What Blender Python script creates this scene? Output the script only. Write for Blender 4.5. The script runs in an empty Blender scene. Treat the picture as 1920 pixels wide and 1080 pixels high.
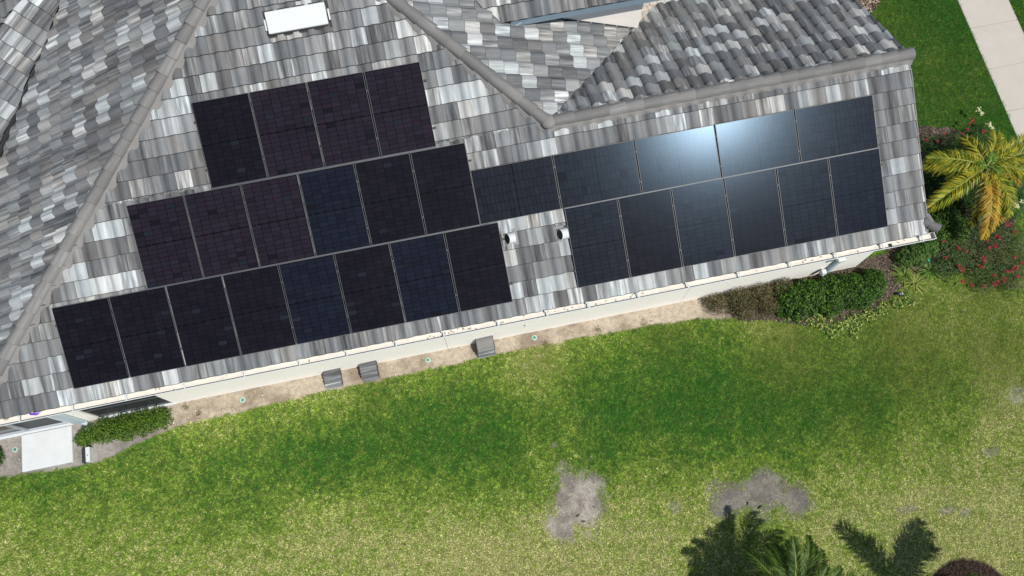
import bpy, bmesh, math, random
import numpy as np
from mathutils import Vector, Matrix

random.seed(7)
rng = np.random.default_rng(11)
scene = bpy.context.scene
COL = scene.collection

# ------------------------------------------------------------------ camera
F_PX, TILT, ROLL, YAW = 1526.25, math.radians(17.3648), math.radians(-1.0904), math.radians(-10.5654)
YAW = math.radians(-10.5654)
PITCH = math.radians(25.94)
CAM = np.array([1.625, -2.346, 17.808 + 2.07])
_right = np.array([math.cos(YAW), math.sin(YAW), 0.0])
_up0 = np.array([-math.sin(YAW), math.cos(YAW), 0.0])
FWD = np.array([0, 0, -1.0]) * math.cos(TILT) + _up0 * math.sin(TILT)
_up = _up0 * math.cos(TILT) + np.array([0, 0, 1.0]) * math.sin(TILT)
RGT = _right * math.cos(ROLL) + _up * math.sin(ROLL)
UPV = -_right * math.sin(ROLL) + _up * math.cos(ROLL)
cam_d = bpy.data.cameras.new('camera')
cam = bpy.data.objects.new('camera', cam_d)
COL.objects.link(cam)
cam_d.sensor_width = 36
cam_d.lens = F_PX / 1920 * 36
cam_d.clip_end = 3000
cam.matrix_world = Matrix(((RGT[0], UPV[0], -FWD[0], CAM[0]), (RGT[1], UPV[1], -FWD[1], CAM[1]),
                           (RGT[2], UPV[2], -FWD[2], CAM[2]), (0, 0, 0, 1)))
scene.camera = cam

# ------------------------------------------------------------------ sky, sun, exposure
SUN = Vector((0.321, -0.402, 0.858)).normalized()          # towards the sun
world = bpy.data.worlds.new('World')
scene.world = world
world.use_nodes = True
wn = world.node_tree.nodes
wn.clear()
sky = wn.new('ShaderNodeTexSky')
sky.sky_type = 'NISHITA'
sky.sun_disc = False
sky.sun_elevation = math.asin(SUN.z)
sky.sun_rotation = math.atan2(SUN.x, SUN.y)
sky.air_density = 1.0
sky.dust_density = 0.6
bg = wn.new('ShaderNodeBackground')
bg.inputs['Strength'].default_value = 0.075
wo = wn.new('ShaderNodeOutputWorld')
world.node_tree.links.new(sky.outputs[0], bg.inputs[0])
world.node_tree.links.new(bg.outputs[0], wo.inputs[0])
sun_d = bpy.data.lights.new('sun', 'SUN')
sun_d.energy = 4.6
sun_d.angle = math.radians(0.53)
sun_d.color = (1.0, 0.965, 0.91)
sun = bpy.data.objects.new('sun', sun_d)
COL.objects.link(sun)
sun.location = (20, -20, 40)
sun.rotation_euler = SUN.to_track_quat('Z', 'Y').to_euler()
vs = scene.view_settings
vs.view_transform = 'Standard'
vs.look = 'None'
vs.exposure = 0.2
vs.gamma = 1.0
vs.use_curve_mapping = False


# ------------------------------------------------------------------ helpers
def at(px, py, z=0.0):
    """point of the place at height z that the photograph shows at px,py"""
    d = FWD + RGT * (px - 960) / F_PX - UPV * (py - 540) / F_PX
    t = (z - CAM[2]) / d[2]
    return CAM + t * d


def at_y(px, py, y):
    d = FWD + RGT * (px - 960) / F_PX - UPV * (py - 540) / F_PX
    return CAM + (y - CAM[1]) / d[1] * d


def to_px(P):
    d = np.asarray(P, float) - CAM
    z = d @ FWD
    return 960 + F_PX * (d @ RGT) / z, 540 - F_PX * (d @ UPV) / z


def tag(o, label=None, cat=None, group=None, kind=None):
    if label: o['label'] = label
    if cat: o['category'] = cat
    if group: o['group'] = group
    if kind: o['kind'] = kind
    return o


def empty(name, loc, label=None, cat=None, group=None, kind=None, rz=0.0):
    o = bpy.data.objects.new(name, None)
    o.empty_display_size = 0.2
    COL.objects.link(o)
    o.location = loc
    o.rotation_euler = (0, 0, rz)
    bpy.context.view_layer.update()
    return tag(o, label, cat, group, kind)


def mwi(parent):
    m = parent.matrix_basis.copy()
    p = parent.parent
    while p:
        m = p.matrix_basis @ m
        p = p.parent
    return m.inverted()


def link(name, me, parent=None, mat=None, keep=True):
    """mesh built in world coordinates; parented with the world position kept"""
    o = bpy.data.objects.new(name, me)
    COL.objects.link(o)
    if mat is not None and len(me.materials) == 0:
        me.materials.append(mat)
    if parent:
        o.parent = parent
        if keep:
            o.matrix_basis = mwi(parent)
    return o


class MB:
    """collects faces, links them as one object"""
    def __init__(s): s.v, s.f, s.sm = [], [], []

    def poly(s, pts, smooth=False):
        i = len(s.v)
        s.v += [tuple(p) for p in pts]
        s.f.append(tuple(range(i, i + len(pts))))
        s.sm.append(smooth)

    def box(s, c, size, rot=None, bevel=0.0):
        cx, cy, cz = c
        hx, hy, hz = size[0] / 2, size[1] / 2, size[2] / 2
        P = [Vector((x * hx, y * hy, z * hz)) for z in (-1, 1) for y in (-1, 1) for x in (-1, 1)]
        if rot is not None: P = [rot @ q for q in P]
        P = [q + Vector(c) for q in P]
        i = len(s.v)
        s.v += [tuple(q) for q in P]
        for f in ((0, 2, 3, 1), (4, 5, 7, 6), (0, 1, 5, 4), (2, 6, 7, 3), (0, 4, 6, 2), (1, 3, 7, 5)):
            s.f.append(tuple(i + k for k in f)); s.sm.append(False)
        return s

    def span(s, a, b):
        return s.box([(a[k] + b[k]) / 2 for k in range(3)], [abs(b[k] - a[k]) for k in range(3)])

    def tube(s, path, rad, n=10, caps=True):
        path = [Vector(p) for p in path]
        if not hasattr(rad, '__len__'): rad = [rad] * len(path)
        i0 = len(s.v)
        for k, p in enumerate(path):
            d = (path[min(k + 1, len(path) - 1)] - path[max(k - 1, 0)]).normalized()
            a = Vector((0, 0, 1)) if abs(d.z) < .9 else Vector((1, 0, 0))
            u = d.cross(a).normalized(); w = d.cross(u).normalized()
            for j in range(n):
                t = 2 * math.pi * j / n
                s.v.append(tuple(p + (u * math.cos(t) + w * math.sin(t)) * rad[k]))
        for k in range(len(path) - 1):
            for j in range(n):
                a = i0 + k * n + j; b = i0 + k * n + (j + 1) % n
                s.f.append((a, b, b + n, a + n)); s.sm.append(True)
        if caps:
            s.f.append(tuple(i0 + j for j in range(n))); s.sm.append(False)
            s.f.append(tuple(i0 + (len(path) - 1) * n + j for j in reversed(range(n)))); s.sm.append(False)
        return s

    def mesh(s, name):
        me = bpy.data.meshes.new(name)
        me.from_pydata(s.v, [], s.f)
        me.polygons.foreach_set('use_smooth', s.sm)
        me.update()
        return me

    def build(s, name, mat, parent=None, recalc=True, bevel=0.0):
        me = s.mesh(name)
        if recalc or bevel:
            bm = bmesh.new(); bm.from_mesh(me)
            if recalc: bmesh.ops.recalc_face_normals(bm, faces=bm.faces)
            if bevel:
                es = [e for e in bm.edges if e.calc_face_angle(0) > .5]
                bmesh.ops.bevel(bm, geom=es, offset=bevel, segments=1, affect='EDGES')
            bm.to_mesh(me); bm.free()
        return link(name, me, parent, mat)


def quads_mesh(name, V, cols, mat, parent=None, tri=False, smooth=False):
    """V: (n,k,3) polygons of k corners, cols: (n,3) colour for each"""
    n, k, _ = V.shape
    me = bpy.data.meshes.new(name)
    me.vertices.add(n * k)
    me.vertices.foreach_set('co', V.reshape(-1).astype(np.float32))
    me.loops.add(n * k)
    me.loops.foreach_set('vertex_index', np.arange(n * k, dtype=np.int32))
    me.polygons.add(n)
    me.polygons.foreach_set('loop_start', np.arange(n, dtype=np.int32) * k)
    me.polygons.foreach_set('loop_total', np.full(n, k, dtype=np.int32))
    a = me.attributes.new('tint', 'FLOAT_COLOR', 'FACE')
    c = np.ones((n, 4), np.float32); c[:, :3] = cols
    a.data.foreach_set('color', c.reshape(-1))
    me.update(calc_edges=True)
    me.materials.append(mat)
    return link(name, me, parent)


# ------------------------------------------------------------------ materials
def new_mat(name):
    m = bpy.data.materials.new(name)
    m.use_nodes = True
    nt = m.node_tree
    return m, nt, nt.nodes['Principled BSDF']


def N(nt, t, **kw):
    n = nt.nodes.new(t)
    for k, v in kw.items():
        if k in n.inputs: n.inputs[k].default_value = v
        else: setattr(n, k, v)
    return n


def plain(name, col, rough=.6, metal=0.0, var=.12, scale=6, bump=0.0, bscale=60, spec=.4, stretch=None):
    m, nt, b = new_mat(name)
    L = nt.links.new
    tc = N(nt, 'ShaderNodeTexCoord')
    mp = N(nt, 'ShaderNodeMapping')
    if stretch: mp.inputs['Scale'].default_value = stretch
    L(tc.outputs['Object'], mp.inputs[0])
    nz = N(nt, 'ShaderNodeTexNoise', Scale=scale, Detail=6.0, Roughness=.6)
    L(mp.outputs[0], nz.inputs['Vector'])
    mx = N(nt, 'ShaderNodeMix', data_type='RGBA')
    mx.inputs[6].default_value = tuple(c * (1 - var) for c in col) + (1,)
    mx.inputs[7].default_value = tuple(min(1, c * (1 + var)) for c in col) + (1,)
    L(nz.outputs[0], mx.inputs[0]); L(mx.outputs[2], b.inputs['Base Color'])
    b.inputs['Roughness'].default_value = rough
    b.inputs['Metallic'].default_value = metal
    b.inputs['Specular IOR Level'].default_value = spec
    if bump:
        n2 = N(nt, 'ShaderNodeTexNoise', Scale=bscale, Detail=4.0)
        L(tc.outputs['Object'], n2.inputs['Vector'])
        bp = N(nt, 'ShaderNodeBump', Strength=bump, Distance=.01)
        L(n2.outputs[0], bp.inputs['Height']); L(bp.outputs[0], b.inputs['Normal'])
    return m


def tile_material():
    """concrete roof tile: tone and tint of the tile come with its mesh, streaks run down its length"""
    m, nt, b = new_mat('tile_concrete')
    L = nt.links.new
    uv = N(nt, 'ShaderNodeUVMap', uv_map='UVMap')
    mp = N(nt, 'ShaderNodeMapping'); mp.inputs['Scale'].default_value = (15, .9, 1)
    L(uv.outputs[0], mp.inputs[0])
    n1 = N(nt, 'ShaderNodeTexNoise', Scale=1.0, Detail=3.0, Roughness=.55, noise_dimensions='2D')
    L(mp.outputs[0], n1.inputs['Vector'])
    mp2 = N(nt, 'ShaderNodeMapping'); mp2.inputs['Scale'].default_value = (70, 2.2, 1)
    L(uv.outputs[0], mp2.inputs[0])
    n2 = N(nt, 'ShaderNodeTexNoise', Scale=1.0, Detail=4.0, Roughness=.6, noise_dimensions='2D')
    L(mp2.outputs[0], n2.inputs['Vector'])
    tone = N(nt, 'ShaderNodeAttribute', attribute_name='tone')
    sep = N(nt, 'ShaderNodeSeparateColor')
    L(tone.outputs['Color'], sep.inputs[0])
    # value = tone + streak
    a1 = N(nt, 'ShaderNodeMath', operation='SUBTRACT'); a1.inputs[1].default_value = .5
    L(n1.outputs[0], a1.inputs[0])
    a2 = N(nt, 'ShaderNodeMath', operation='MULTIPLY')
    L(a1.outputs[0], a2.inputs[0]); L(sep.outputs[2], a2.inputs[1])
    a3 = N(nt, 'ShaderNodeMath', operation='ADD')
    L(a2.outputs[0], a3.inputs[0]); L(sep.outputs[0], a3.inputs[1])
    b1 = N(nt, 'ShaderNodeMath', operation='SUBTRACT'); b1.inputs[1].default_value = .5
    L(n2.outputs[0], b1.inputs[0])
    b2 = N(nt, 'ShaderNodeMath', operation='MULTIPLY_ADD'); b2.inputs[1].default_value = .30
    L(b1.outputs[0], b2.inputs[0]); L(a3.outputs[0], b2.inputs[2])
    rp = N(nt, 'ShaderNodeValToRGB')
    el = rp.color_ramp.elements
    el[0].position = 0.0; el[0].color = (.030, .031, .034, 1)
    el[1].position = 1.0; el[1].color = (.52, .545, .545, 1)
    for p, c in ((.25, (.080, .083, .087)), (.5, (.148, .152, .155)), (.72, (.25, .26, .262))):
        e = el.new(p); e.color = c + (1,)
    L(b2.outputs[0], rp.inputs[0])
    tn = N(nt, 'ShaderNodeMix', data_type='RGBA', blend_type='MULTIPLY')
    tn.inputs[0].default_value = 1.0
    tr = N(nt, 'ShaderNodeValToRGB')
    te = tr.color_ramp.elements
    te[0].color = (.965, 1.0, 1.015, 1); te[1].color = (1.07, 1.01, .95, 1)
    L(sep.outputs[1], tr.inputs[0])
    L(rp.outputs[0], tn.inputs[6]); L(tr.outputs[0], tn.inputs[7])
    # weathering in the roof as a whole
    geo = N(nt, 'ShaderNodeNewGeometry')
    n3 = N(nt, 'ShaderNodeTexNoise', Scale=1.1, Detail=5.0, Roughness=.65)
    L(geo.outputs['Position'], n3.inputs['Vector'])
    r3 = N(nt, 'ShaderNodeMapRange'); r3.inputs[1].default_value = .3; r3.inputs[2].default_value = .7
    r3.inputs[3].default_value = .86; r3.inputs[4].default_value = 1.12
    L(n3.outputs[0], r3.inputs[0])
    w = N(nt, 'ShaderNodeVectorMath', operation='SCALE')
    L(tn.outputs[2], w.inputs[0]); L(r3.outputs[0], w.inputs['Scale'])
    L(w.outputs[0], b.inputs['Base Color'])
    b.inputs['Roughness'].default_value = .72
    b.inputs['Specular IOR Level'].default_value = .35
    n4 = N(nt, 'ShaderNodeTexNoise', Scale=140.0, Detail=3.0)
    L(geo.outputs['Position'], n4.inputs['Vector'])
    bp = N(nt, 'ShaderNodeBump', Strength=.35, Distance=.004)
    L(n4.outputs[0], bp.inputs['Height']); L(bp.outputs[0], b.inputs['Normal'])
    return m


def tint_material(name, rough=.6, transl=0.0, spec=.3):
    m, nt, b = new_mat(name)
    L = nt.links.new
    a = N(nt, 'ShaderNodeAttribute', attribute_name='tint')
    L(a.outputs['Color'], b.inputs['Base Color'])
    b.inputs['Roughness'].default_value = rough
    b.inputs['Specular IOR Level'].default_value = spec
    if transl:
        tr = N(nt, 'ShaderNodeBsdfTranslucent')
        L(a.outputs['Color'], tr.inputs['Color'])
        mx = N(nt, 'ShaderNodeMixShader'); mx.inputs[0].default_value = transl
        L(b.outputs[0], mx.inputs[1]); L(tr.outputs[0], mx.inputs[2])
        L(mx.outputs[0], nt.nodes['Material Output'].inputs['Surface'])
    return m


def ground_material():
    m, nt, b = new_mat('ground_soil_and_thatch')
    L = nt.links.new
    a = N(nt, 'ShaderNodeAttribute', attribute_name='tint')
    geo = N(nt, 'ShaderNodeNewGeometry')
    n1 = N(nt, 'ShaderNodeTexNoise', Scale=9.0, Detail=8.0, Roughness=.7)
    L(geo.outputs['Position'], n1.inputs['Vector'])
    n2 = N(nt, 'ShaderNodeTexNoise', Scale=45.0, Detail=5.0, Roughness=.7)
    L(geo.outputs['Position'], n2.inputs['Vector'])
    ad = N(nt, 'ShaderNodeMath', operation='ADD'); L(n1.outputs[0], ad.inputs[0]); L(n2.outputs[0], ad.inputs[1])
    r = N(nt, 'ShaderNodeMapRange'); r.inputs[1].default_value = .65; r.inputs[2].default_value = 1.35
    r.inputs[3].default_value = .45; r.inputs[4].default_value = 1.4
    L(ad.outputs[0], r.inputs[0])
    w = N(nt, 'ShaderNodeVectorMath', operation='SCALE')
    L(a.outputs['Color'], w.inputs[0]); L(r.outputs[0], w.inputs['Scale'])
    L(w.outputs[0], b.inputs['Base Color'])
    b.inputs['Roughness'].default_value = .95
    b.inputs['Specular IOR Level'].default_value = .1
    bp = N(nt, 'ShaderNodeBump', Strength=.8, Distance=.02)
    L(n2.outputs[0], bp.inputs['Height']); L(bp.outputs[0], b.inputs['Normal'])
    return m


def cell_material(name, col, col2):
    """silicon cells under anti-glare glass: dark diffuse, a soft and a wide gloss lobe"""
    m, nt, b = new_mat(name)
    L = nt.links.new
    geo = N(nt, 'ShaderNodeNewGeometry')
    n1 = N(nt, 'ShaderNodeTexNoise', Scale=1.3, Detail=3.0)
    L(geo.outputs['Position'], n1.inputs['Vector'])
    mx = N(nt, 'ShaderNodeMix', data_type='RGBA')
    mx.inputs[6].default_value = col + (1,); mx.inputs[7].default_value = col2 + (1,)
    L(n1.outputs[0], mx.inputs[0])
    n2 = N(nt, 'ShaderNodeTexNoise', Scale=70.0, Detail=4.0, Roughness=.8)
    L(geo.outputs['Position'], n2.inputs['Vector'])
    r = N(nt, 'ShaderNodeMapRange'); r.inputs[1].default_value = .3; r.inputs[2].default_value = .7
    r.inputs[3].default_value = .7; r.inputs[4].default_value = 1.35
    L(n2.outputs[0], r.inputs[0])
    w = N(nt, 'ShaderNodeVectorMath', operation='SCALE')
    L(mx.outputs[2], w.inputs[0]); L(r.outputs[0], w.inputs['Scale'])
    L(w.outputs[0], b.inputs['Base Color'])
    b.inputs['Roughness'].default_value = .17
    b.inputs['Specular IOR Level'].default_value = .045
    b.inputs['Specular Tint'].default_value = (.50, .74, 1.0, 1)
    b.inputs['Coat Weight'].default_value = .045
    b.inputs['Coat Roughness'].default_value = .42
    b.inputs['Coat IOR'].default_value = 1.25
    bp = N(nt, 'ShaderNodeBump', Strength=.15, Distance=.002)
    L(n2.outputs[0], bp.inputs['Height']); L(bp.outputs[0], b.inputs['Normal']); L(bp.outputs[0], b.inputs['Coat Normal'])
    return m


M = {}
M['tile'] = tile_material()
M['mortar'] = plain('mortar', (.185, .176, .168), .9, var=.18, scale=5, bump=.5, bscale=50)
M['lead'] = plain('lead_flashing', (.17, .172, .175), .6, var=.2, scale=12)
M['deck'] = plain('underlay', (.035, .035, .038), .9)
M['stucco'] = plain('stucco_cream', (.90, .86, .79), .85, var=.05, scale=2.2, bump=.5, bscale=90)
M['stucco_base'] = plain('stucco_base', (.60, .57, .50), .85, var=.06, scale=3)
M['joint'] = plain('sealant_joint', (.22, .21, .19), .8)
M['white'] = plain('white_painted_metal', (.52, .545, .545), .6, var=.09, scale=9)
M['gutter_in'] = plain('gutter_inside', (.58, .555, .50), .8, var=.20, scale=5)
M['litter'] = plain('roof_litter', (.20, .16, .12), .95, var=.5, scale=40)
M['bluegrey'] = plain('bluegrey_paint', (.20, .27, .32), .5, var=.06)
M['bluepale'] = plain('pale_bluegrey_paint', (.42, .50, .54), .5, var=.06)
M['soffit'] = plain('soffit', (.62, .62, .60), .7)
M['black'] = plain('black_plastic', (.012, .012, .013), .5)
M['frame'] = plain('panel_frame', (.045, .048, .054), .5, metal=.1, var=.1)
M['rail'] = plain('rail_black_anodised', (.018, .018, .020), .6, var=.1)
M['clamp'] = plain('clamp_metal', (.035, .037, .04), .55)
M['strip'] = plain('trim_strip_metal', (.055, .06, .068), .5, metal=.3)
M['backsheet'] = cell_material('panel_backsheet', (.0018, .0018, .0026), (.003, .003, .0044))
M['busbar'] = plain('solder_tab', (.075, .08, .09), .6)
CELLS = {
    'purple': cell_material('cells_purple', (.0128, .0100, .0160), (.0155, .0122, .0178)),
    'blue': cell_material('cells_blue', (.0068, .0085, .0150), (.0088, .0105, .0180)),
    'black': cell_material('cells_black', (.0068, .0064, .0098), (.0088, .0082, .012)),
    'slate': cell_material('cells_slate', (.0095, .0115, .017), (.012, .014, .020)),
}
M['glass_dark'] = plain('dark_window_glass', (.010, .012, .014), .06, spec=.3, var=.2, scale=1.2)
M['screen'] = plain('insect_screen', (.022, .026, .026), .5, var=.25, scale=2)
M['alu_frame'] = plain('window_frame_grey', (.34, .37, .41), .45, var=.05)
M['pad'] = plain('white_pad', (.53, .55, .55), .8, var=.12, scale=4, bump=.2)
M['concrete'] = plain('sidewalk_concrete', (.41, .38, .335), .88, var=.10, scale=2.4, bump=.4, bscale=70)
M['paver'] = plain('paver_tan', (.42, .37, .30), .9, var=.14, scale=5, bump=.4)
M['paver2'] = plain('paver_grey', (.34, .32, .28), .9, var=.14, scale=5, bump=.4)
M['purple'] = plain('purple_foil', (.13, .055, .40), .35, var=.25, scale=30)
M['palm_trunk'] = plain('palm_trunk', (.10, .095, .06), .8, var=.3, scale=20, bump=.4)
M['wood'] = plain('twig_wood', (.10, .08, .06), .9, var=.3, scale=20)
M['greencap'] = plain('green_plastic', (.04, .24, .17), .5)
M['rim'] = plain('pale_green_rim', (.42, .52, .46), .6)
M['tie'] = plain('green_tie_tape', (.01, .30, .20), .5)
M['bronze'] = plain('bronze_metal', (.10, .11, .12), .4, metal=.5)
M['leaf'] = tint_material('leaf', .5, .25, .16)
M['palm_leaf'] = tint_material('palm_leaf', .45, .28, .2)
M['grass'] = tint_material('grass_blade', .7, .22, .06)
M['chips'] = tint_material('chips_and_pebbles', .9, 0, .15)
M['ground'] = ground_material()

# ------------------------------------------------------------------ levels of the house
S = math.tan(PITCH)
ZE = 2.997                 # tile edge at the eaves, above the ground
YE, YR, YN = 2.18, 5.70, 9.22
XW, XE = -9.05, 7.47
XG = 11.87                 # gable end, east
WALL_Y, WALL_X = 2.525, 11.52
APEX = (-0.785, 10.445)
XV = 3.955                 # where hip, ridge and valley meet
ZF = 4.93                  # eave of the front wing
YF = 8.08
OFF = -0.165               # tile bed below the panel plane, along the normal

house = empty('house', (1.4, 5.5, 0), 'cream stucco house with a grey concrete tile roof carrying the solar panels', 'house')


# ------------------------------------------------------------------ roof planes and tiles
class Plane:
    def __init__(s, name, o, e, slope, halves):
        """o: a point of the eave line at tile-top height, e: direction along the eave seen from downhill to the right"""
        s.name = name
        s.e = Vector((e[0], e[1], 0)).normalized()
        h = Vector((-s.e.y, s.e.x, 0))                       # uphill, horizontal
        a = math.atan(slope)
        s.q = (h * math.cos(a) + Vector((0, 0, math.sin(a)))).normalized()
        s.n = s.e.cross(s.q).normalized()
        s.o = Vector(o) - s.n * 0.045 + s.q * 0.035
        s.halves = halves                                   # list of ((x,y),(nx,ny)): keep where (p-x).n > 0

    def P(s, a, b, c=0.0): return s.o + s.e * a + s.q * b + s.n * c

    def inside(s, p, m=0.0):
        return all((p.x - h[0][0]) * h[1][0] + (p.y - h[0][1]) * h[1][1] > m for h in s.halves)


def unit(x, y):
    l = math.hypot(x, y); return (x / l, y / l)


def left_of(p, q):
    """half plane to the left of the line p->q"""
    return (p, unit(-(q[1] - p[1]), q[0] - p[0]))


hipW = left_of(APEX, (XW, YE))          # S side
hipE = left_of((XV, YR), APEX)          # S side (south-west)
A0, A1 = (-5.98, 11.03), (-7.99, 7.92)  # joint of the west plane with the low-pitched corner roof
B0, B1 = (-7.60, 10.82), (-7.04, 11.19)
flip = lambda h, d=0.0: ((h[0][0] - h[1][0] * d, h[0][1] - h[1][1] * d), (-h[1][0], -h[1][1]))
grow = lambda h, d: ((h[0][0] - h[1][0] * d, h[0][1] - h[1][1] * d), h[1])

south = Plane('south', (0, YE, ZE), (1, 0), S, [((0, YE - .05), (0, 1)), ((XG, 0), (-1, 0)),
              ((0, YR), (0, -1)), hipW])
south2 = Plane('south', (0, YE, ZE), (1, 0), S, [((0, YR - .0), (0, 1)), hipW, hipE])
south2_b = None
west = Plane('west', (XW, 0, ZE), (0, -1), S, [flip(hipW), ((APEX[0], 0), (-1, 0)), ((0, 14.5), (0, -1)),
             grow(left_of(A1, A0), -0.0) if False else ((A0[0], A0[1]), unit(3.11, -2.01)), ((XW - .05, 0), (1, 0))])
east1 = Plane('east', (XE, 0, ZE), (0, 1), S, [flip(hipE), ((0, 8.46), (0, -1)), left_of((6.9, 8.645), (XV, YR)) if False else ((XV, YR), unit(-1, 1))])
east2 = Plane('east', (XE, 0, ZE), (0, 1), S, [flip(hipE), ((0, 8.46), (0, 1)), ((11.72, 0), unit(-1, -1)), ((APEX[0], 0), (1, 0)), ((0, 14.5), (0, -1))])
north = Plane('north', (0, YN, ZE), (-1, 0), S, [((XV, YR), unit(1, -1)), ((0, YR), (0, 1)), ((XG, 0), (-1, 0)), ((0, YN + .05), (0, -1))])
front = Plane('front', (0, YF, ZF), (1, 0), S, [((11.56, 0), unit(1, 1)), ((7.10, 0), (-1, 0)), ((0, YF - .05), (0, 1)), ((0, 13.5), (0, -1))])
TS, US = .22, .378
zc = 2.25 + 2.07 + .02 - TS * (10.5 - 6.32) / 2 ** .5
cpt = (-8.6, 8.6)
corner = Plane('corner', (cpt[0], cpt[1], zc + TS * (cpt[0] + cpt[1]) / 2 ** .5), (1, -1), TS,
               [((A0[0], A0[1]), unit(-3.11, 2.01)), ((B0[0], B0[1]), unit(.39, -.56)), ((-10.4, 7.0), unit(1, 1))])
zb = zc + TS * (B0[0] + B0[1]) / 2 ** .5
lanai = Plane('lanai', (-9, 10.0, zb - US * (B0[1] - 10.0) + .01), (1, 0), US,
              [((B0[0], B0[1]), unit(-.39, .56)), ((0, 14.2), (0, -1)), ((-11, 0), (1, 0))])
PLANES = [south, south2, west, east1, east2, north, front, corner, lanai]

TW, TE, LAP = .311, .357, .055
PROF = [(0.0, .008), (.10, .001), (.24, .003), (.34, .018), (.43, .042), (.54, .062), (.67, .070), (.80, .063), (.91, .042), (.99, .020), (1.02, .006)]


def tile_quads(jit=0.0):
    """one tile in its own frame: x across, y up the slope, z off the roof; list of (4 pts, smooth, uvs)"""
    out = []
    yb = TE + LAP
    fz, bz = .036 + jit, -.002
    for (u0, h0), (u1, h1) in zip(PROF, PROF[1:]):
        x0, x1 = u0 * TW, u1 * TW
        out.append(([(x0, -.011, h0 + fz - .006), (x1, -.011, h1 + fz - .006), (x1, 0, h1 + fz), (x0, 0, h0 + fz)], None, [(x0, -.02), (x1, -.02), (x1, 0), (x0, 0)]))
        out.append(([(x0, 0, h0 + fz), (x1, 0, h1 + fz), (x1, yb, h1 + bz), (x0, yb, h0 + bz)], True, [(x0, 0), (x1, 0), (x1, yb), (x0, yb)]))
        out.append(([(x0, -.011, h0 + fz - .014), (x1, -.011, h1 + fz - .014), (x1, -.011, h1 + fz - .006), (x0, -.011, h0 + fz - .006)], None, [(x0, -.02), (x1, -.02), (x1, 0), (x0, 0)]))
    h1 = PROF[-1][1]; x1 = PROF[-1][0] * TW
    out.append(([(x1, 0, h1 + fz - .011), (x1, yb, h1 + bz - .011), (x1, yb, h1 + bz), (x1, 0, h1 + fz)], False, [(x1, 0), (x1, yb), (x1, yb), (x1, 0)]))
    return out


def tone_random():
    r = random.random()
    if r < .20: t = random.uniform(.68, .88)
    elif r < .68: t = random.uniform(.45, .62)
    else: t = random.uniform(.28, .42)
    return (t, random.random() ** 1.8, random.choice([.15, .4, .8, 1.2]))


def fill_tiles(bm, quads, xf, tone, uvo, share=True):
    uvl = bm.loops.layers.uv.get('UVMap') or bm.loops.layers.uv.new('UVMap')
    tl = bm.faces.layers.float_vector.get('tone') or bm.faces.layers.float_vector.new('tone')
    cache = {}
    for pts, sm, uvs in quads:
        vs_ = []
        for p in pts:
            k = (sm,) + tuple(round(c, 5) for c in p)
            if not sm or k not in cache:
                v = bm.verts.new(xf(p))
                if sm: cache[k] = v
            else: v = cache[k]
            vs_.append(v)
        f = bm.faces.new(vs_)
        f.smooth = bool(sm)
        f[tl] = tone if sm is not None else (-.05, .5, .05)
        for l, uv in zip(f.loops, uvs):
            l[uvl].uv = (uv[0] + uvo[0], uv[1] + uvo[1])


# variants for the tiles that are objects of their own
tile_meshes = []
for k in range(64):
    bm = bmesh.new()
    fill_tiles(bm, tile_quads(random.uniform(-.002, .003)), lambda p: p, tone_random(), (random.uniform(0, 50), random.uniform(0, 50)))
    me = bpy.data.meshes.new('tile'); bm.to_mesh(me); bm.free()
    me.materials.append(M['tile'])
    tile_meshes.append(me)

# panel rows: (x of first panel, slope distance of top edge, number, landscape?)
PW, PL, GAP = 1.134, 1.722, .026
ROWS = [('A', -3.035, 7.941, 4, False), ('B', -4.767, 6.193, 6, False), ('C', -6.721, 4.454, 8, False),
        ('D', 2.173, 5.606, 5, True), ('E', 3.966, 4.467, 6, False)]
PN = Vector((0, -math.sin(PITCH), math.cos(PITCH)))
PQ = Vector((0, math.cos(PITCH), math.sin(PITCH)))
PO = Vector((0, 0, 2.07))


def under_panel(p, m=.05):
    v = (p - PO).dot(PQ)
    for _, x0, vt, n, land in ROWS:
        w, l = (PL, PW) if land else (PW, PL)
        if x0 - m < p.x < x0 + n * (w + GAP) + m and vt - l - m < v < vt + m: return True
    return False


cands, rest = [], []
for pl in PLANES:
    amin = bmin = 1e9
    ncol = 90
    i0 = -45 if pl.name != 'north' else -50
    for i in range(i0, i0 + 100):
        for j in range(0, 34):
            a, b = i * TW, j * TE
            cs = [pl.P(a, b), pl.P(a + TW, b), pl.P(a + TW, b + TE + LAP), pl.P(a, b + TE + LAP), pl.P(a + TW / 2, b + TE / 2)]
            ins = [pl.inside(c) for c in cs]
            if not any(ins): continue
            c = cs[4]
            full = all(pl.inside(q, .01) for q in cs)
            X, Y = to_px(c)
            vis = 10 < X < 1910 and 10 < Y < 1070
            if full and vis and not (pl.name == 'south' and under_panel(c)):
                d = c - Vector(CAM)
                size = abs(d.normalized().dot(pl.n)) / d.length_squared
                near = min(abs((c.x - h[0][0]) * h[1][0] + (c.y - h[0][1]) * h[1][1]) for h in pl.halves)
                if near > .35: cands.append((-size, len(cands), pl, a, b)); continue
            rest.append((pl, a, b))
cands.sort(key=lambda t: (t[0], t[1]))
for k, (sz, _, pl, a, b) in enumerate(cands):
    if k >= 300: rest.append((pl, a, b)); continue
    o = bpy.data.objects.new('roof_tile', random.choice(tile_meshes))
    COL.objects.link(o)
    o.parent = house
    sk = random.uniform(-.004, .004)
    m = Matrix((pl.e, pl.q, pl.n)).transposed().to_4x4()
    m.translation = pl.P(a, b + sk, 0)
    o.matrix_basis = mwi(house) @ m

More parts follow.
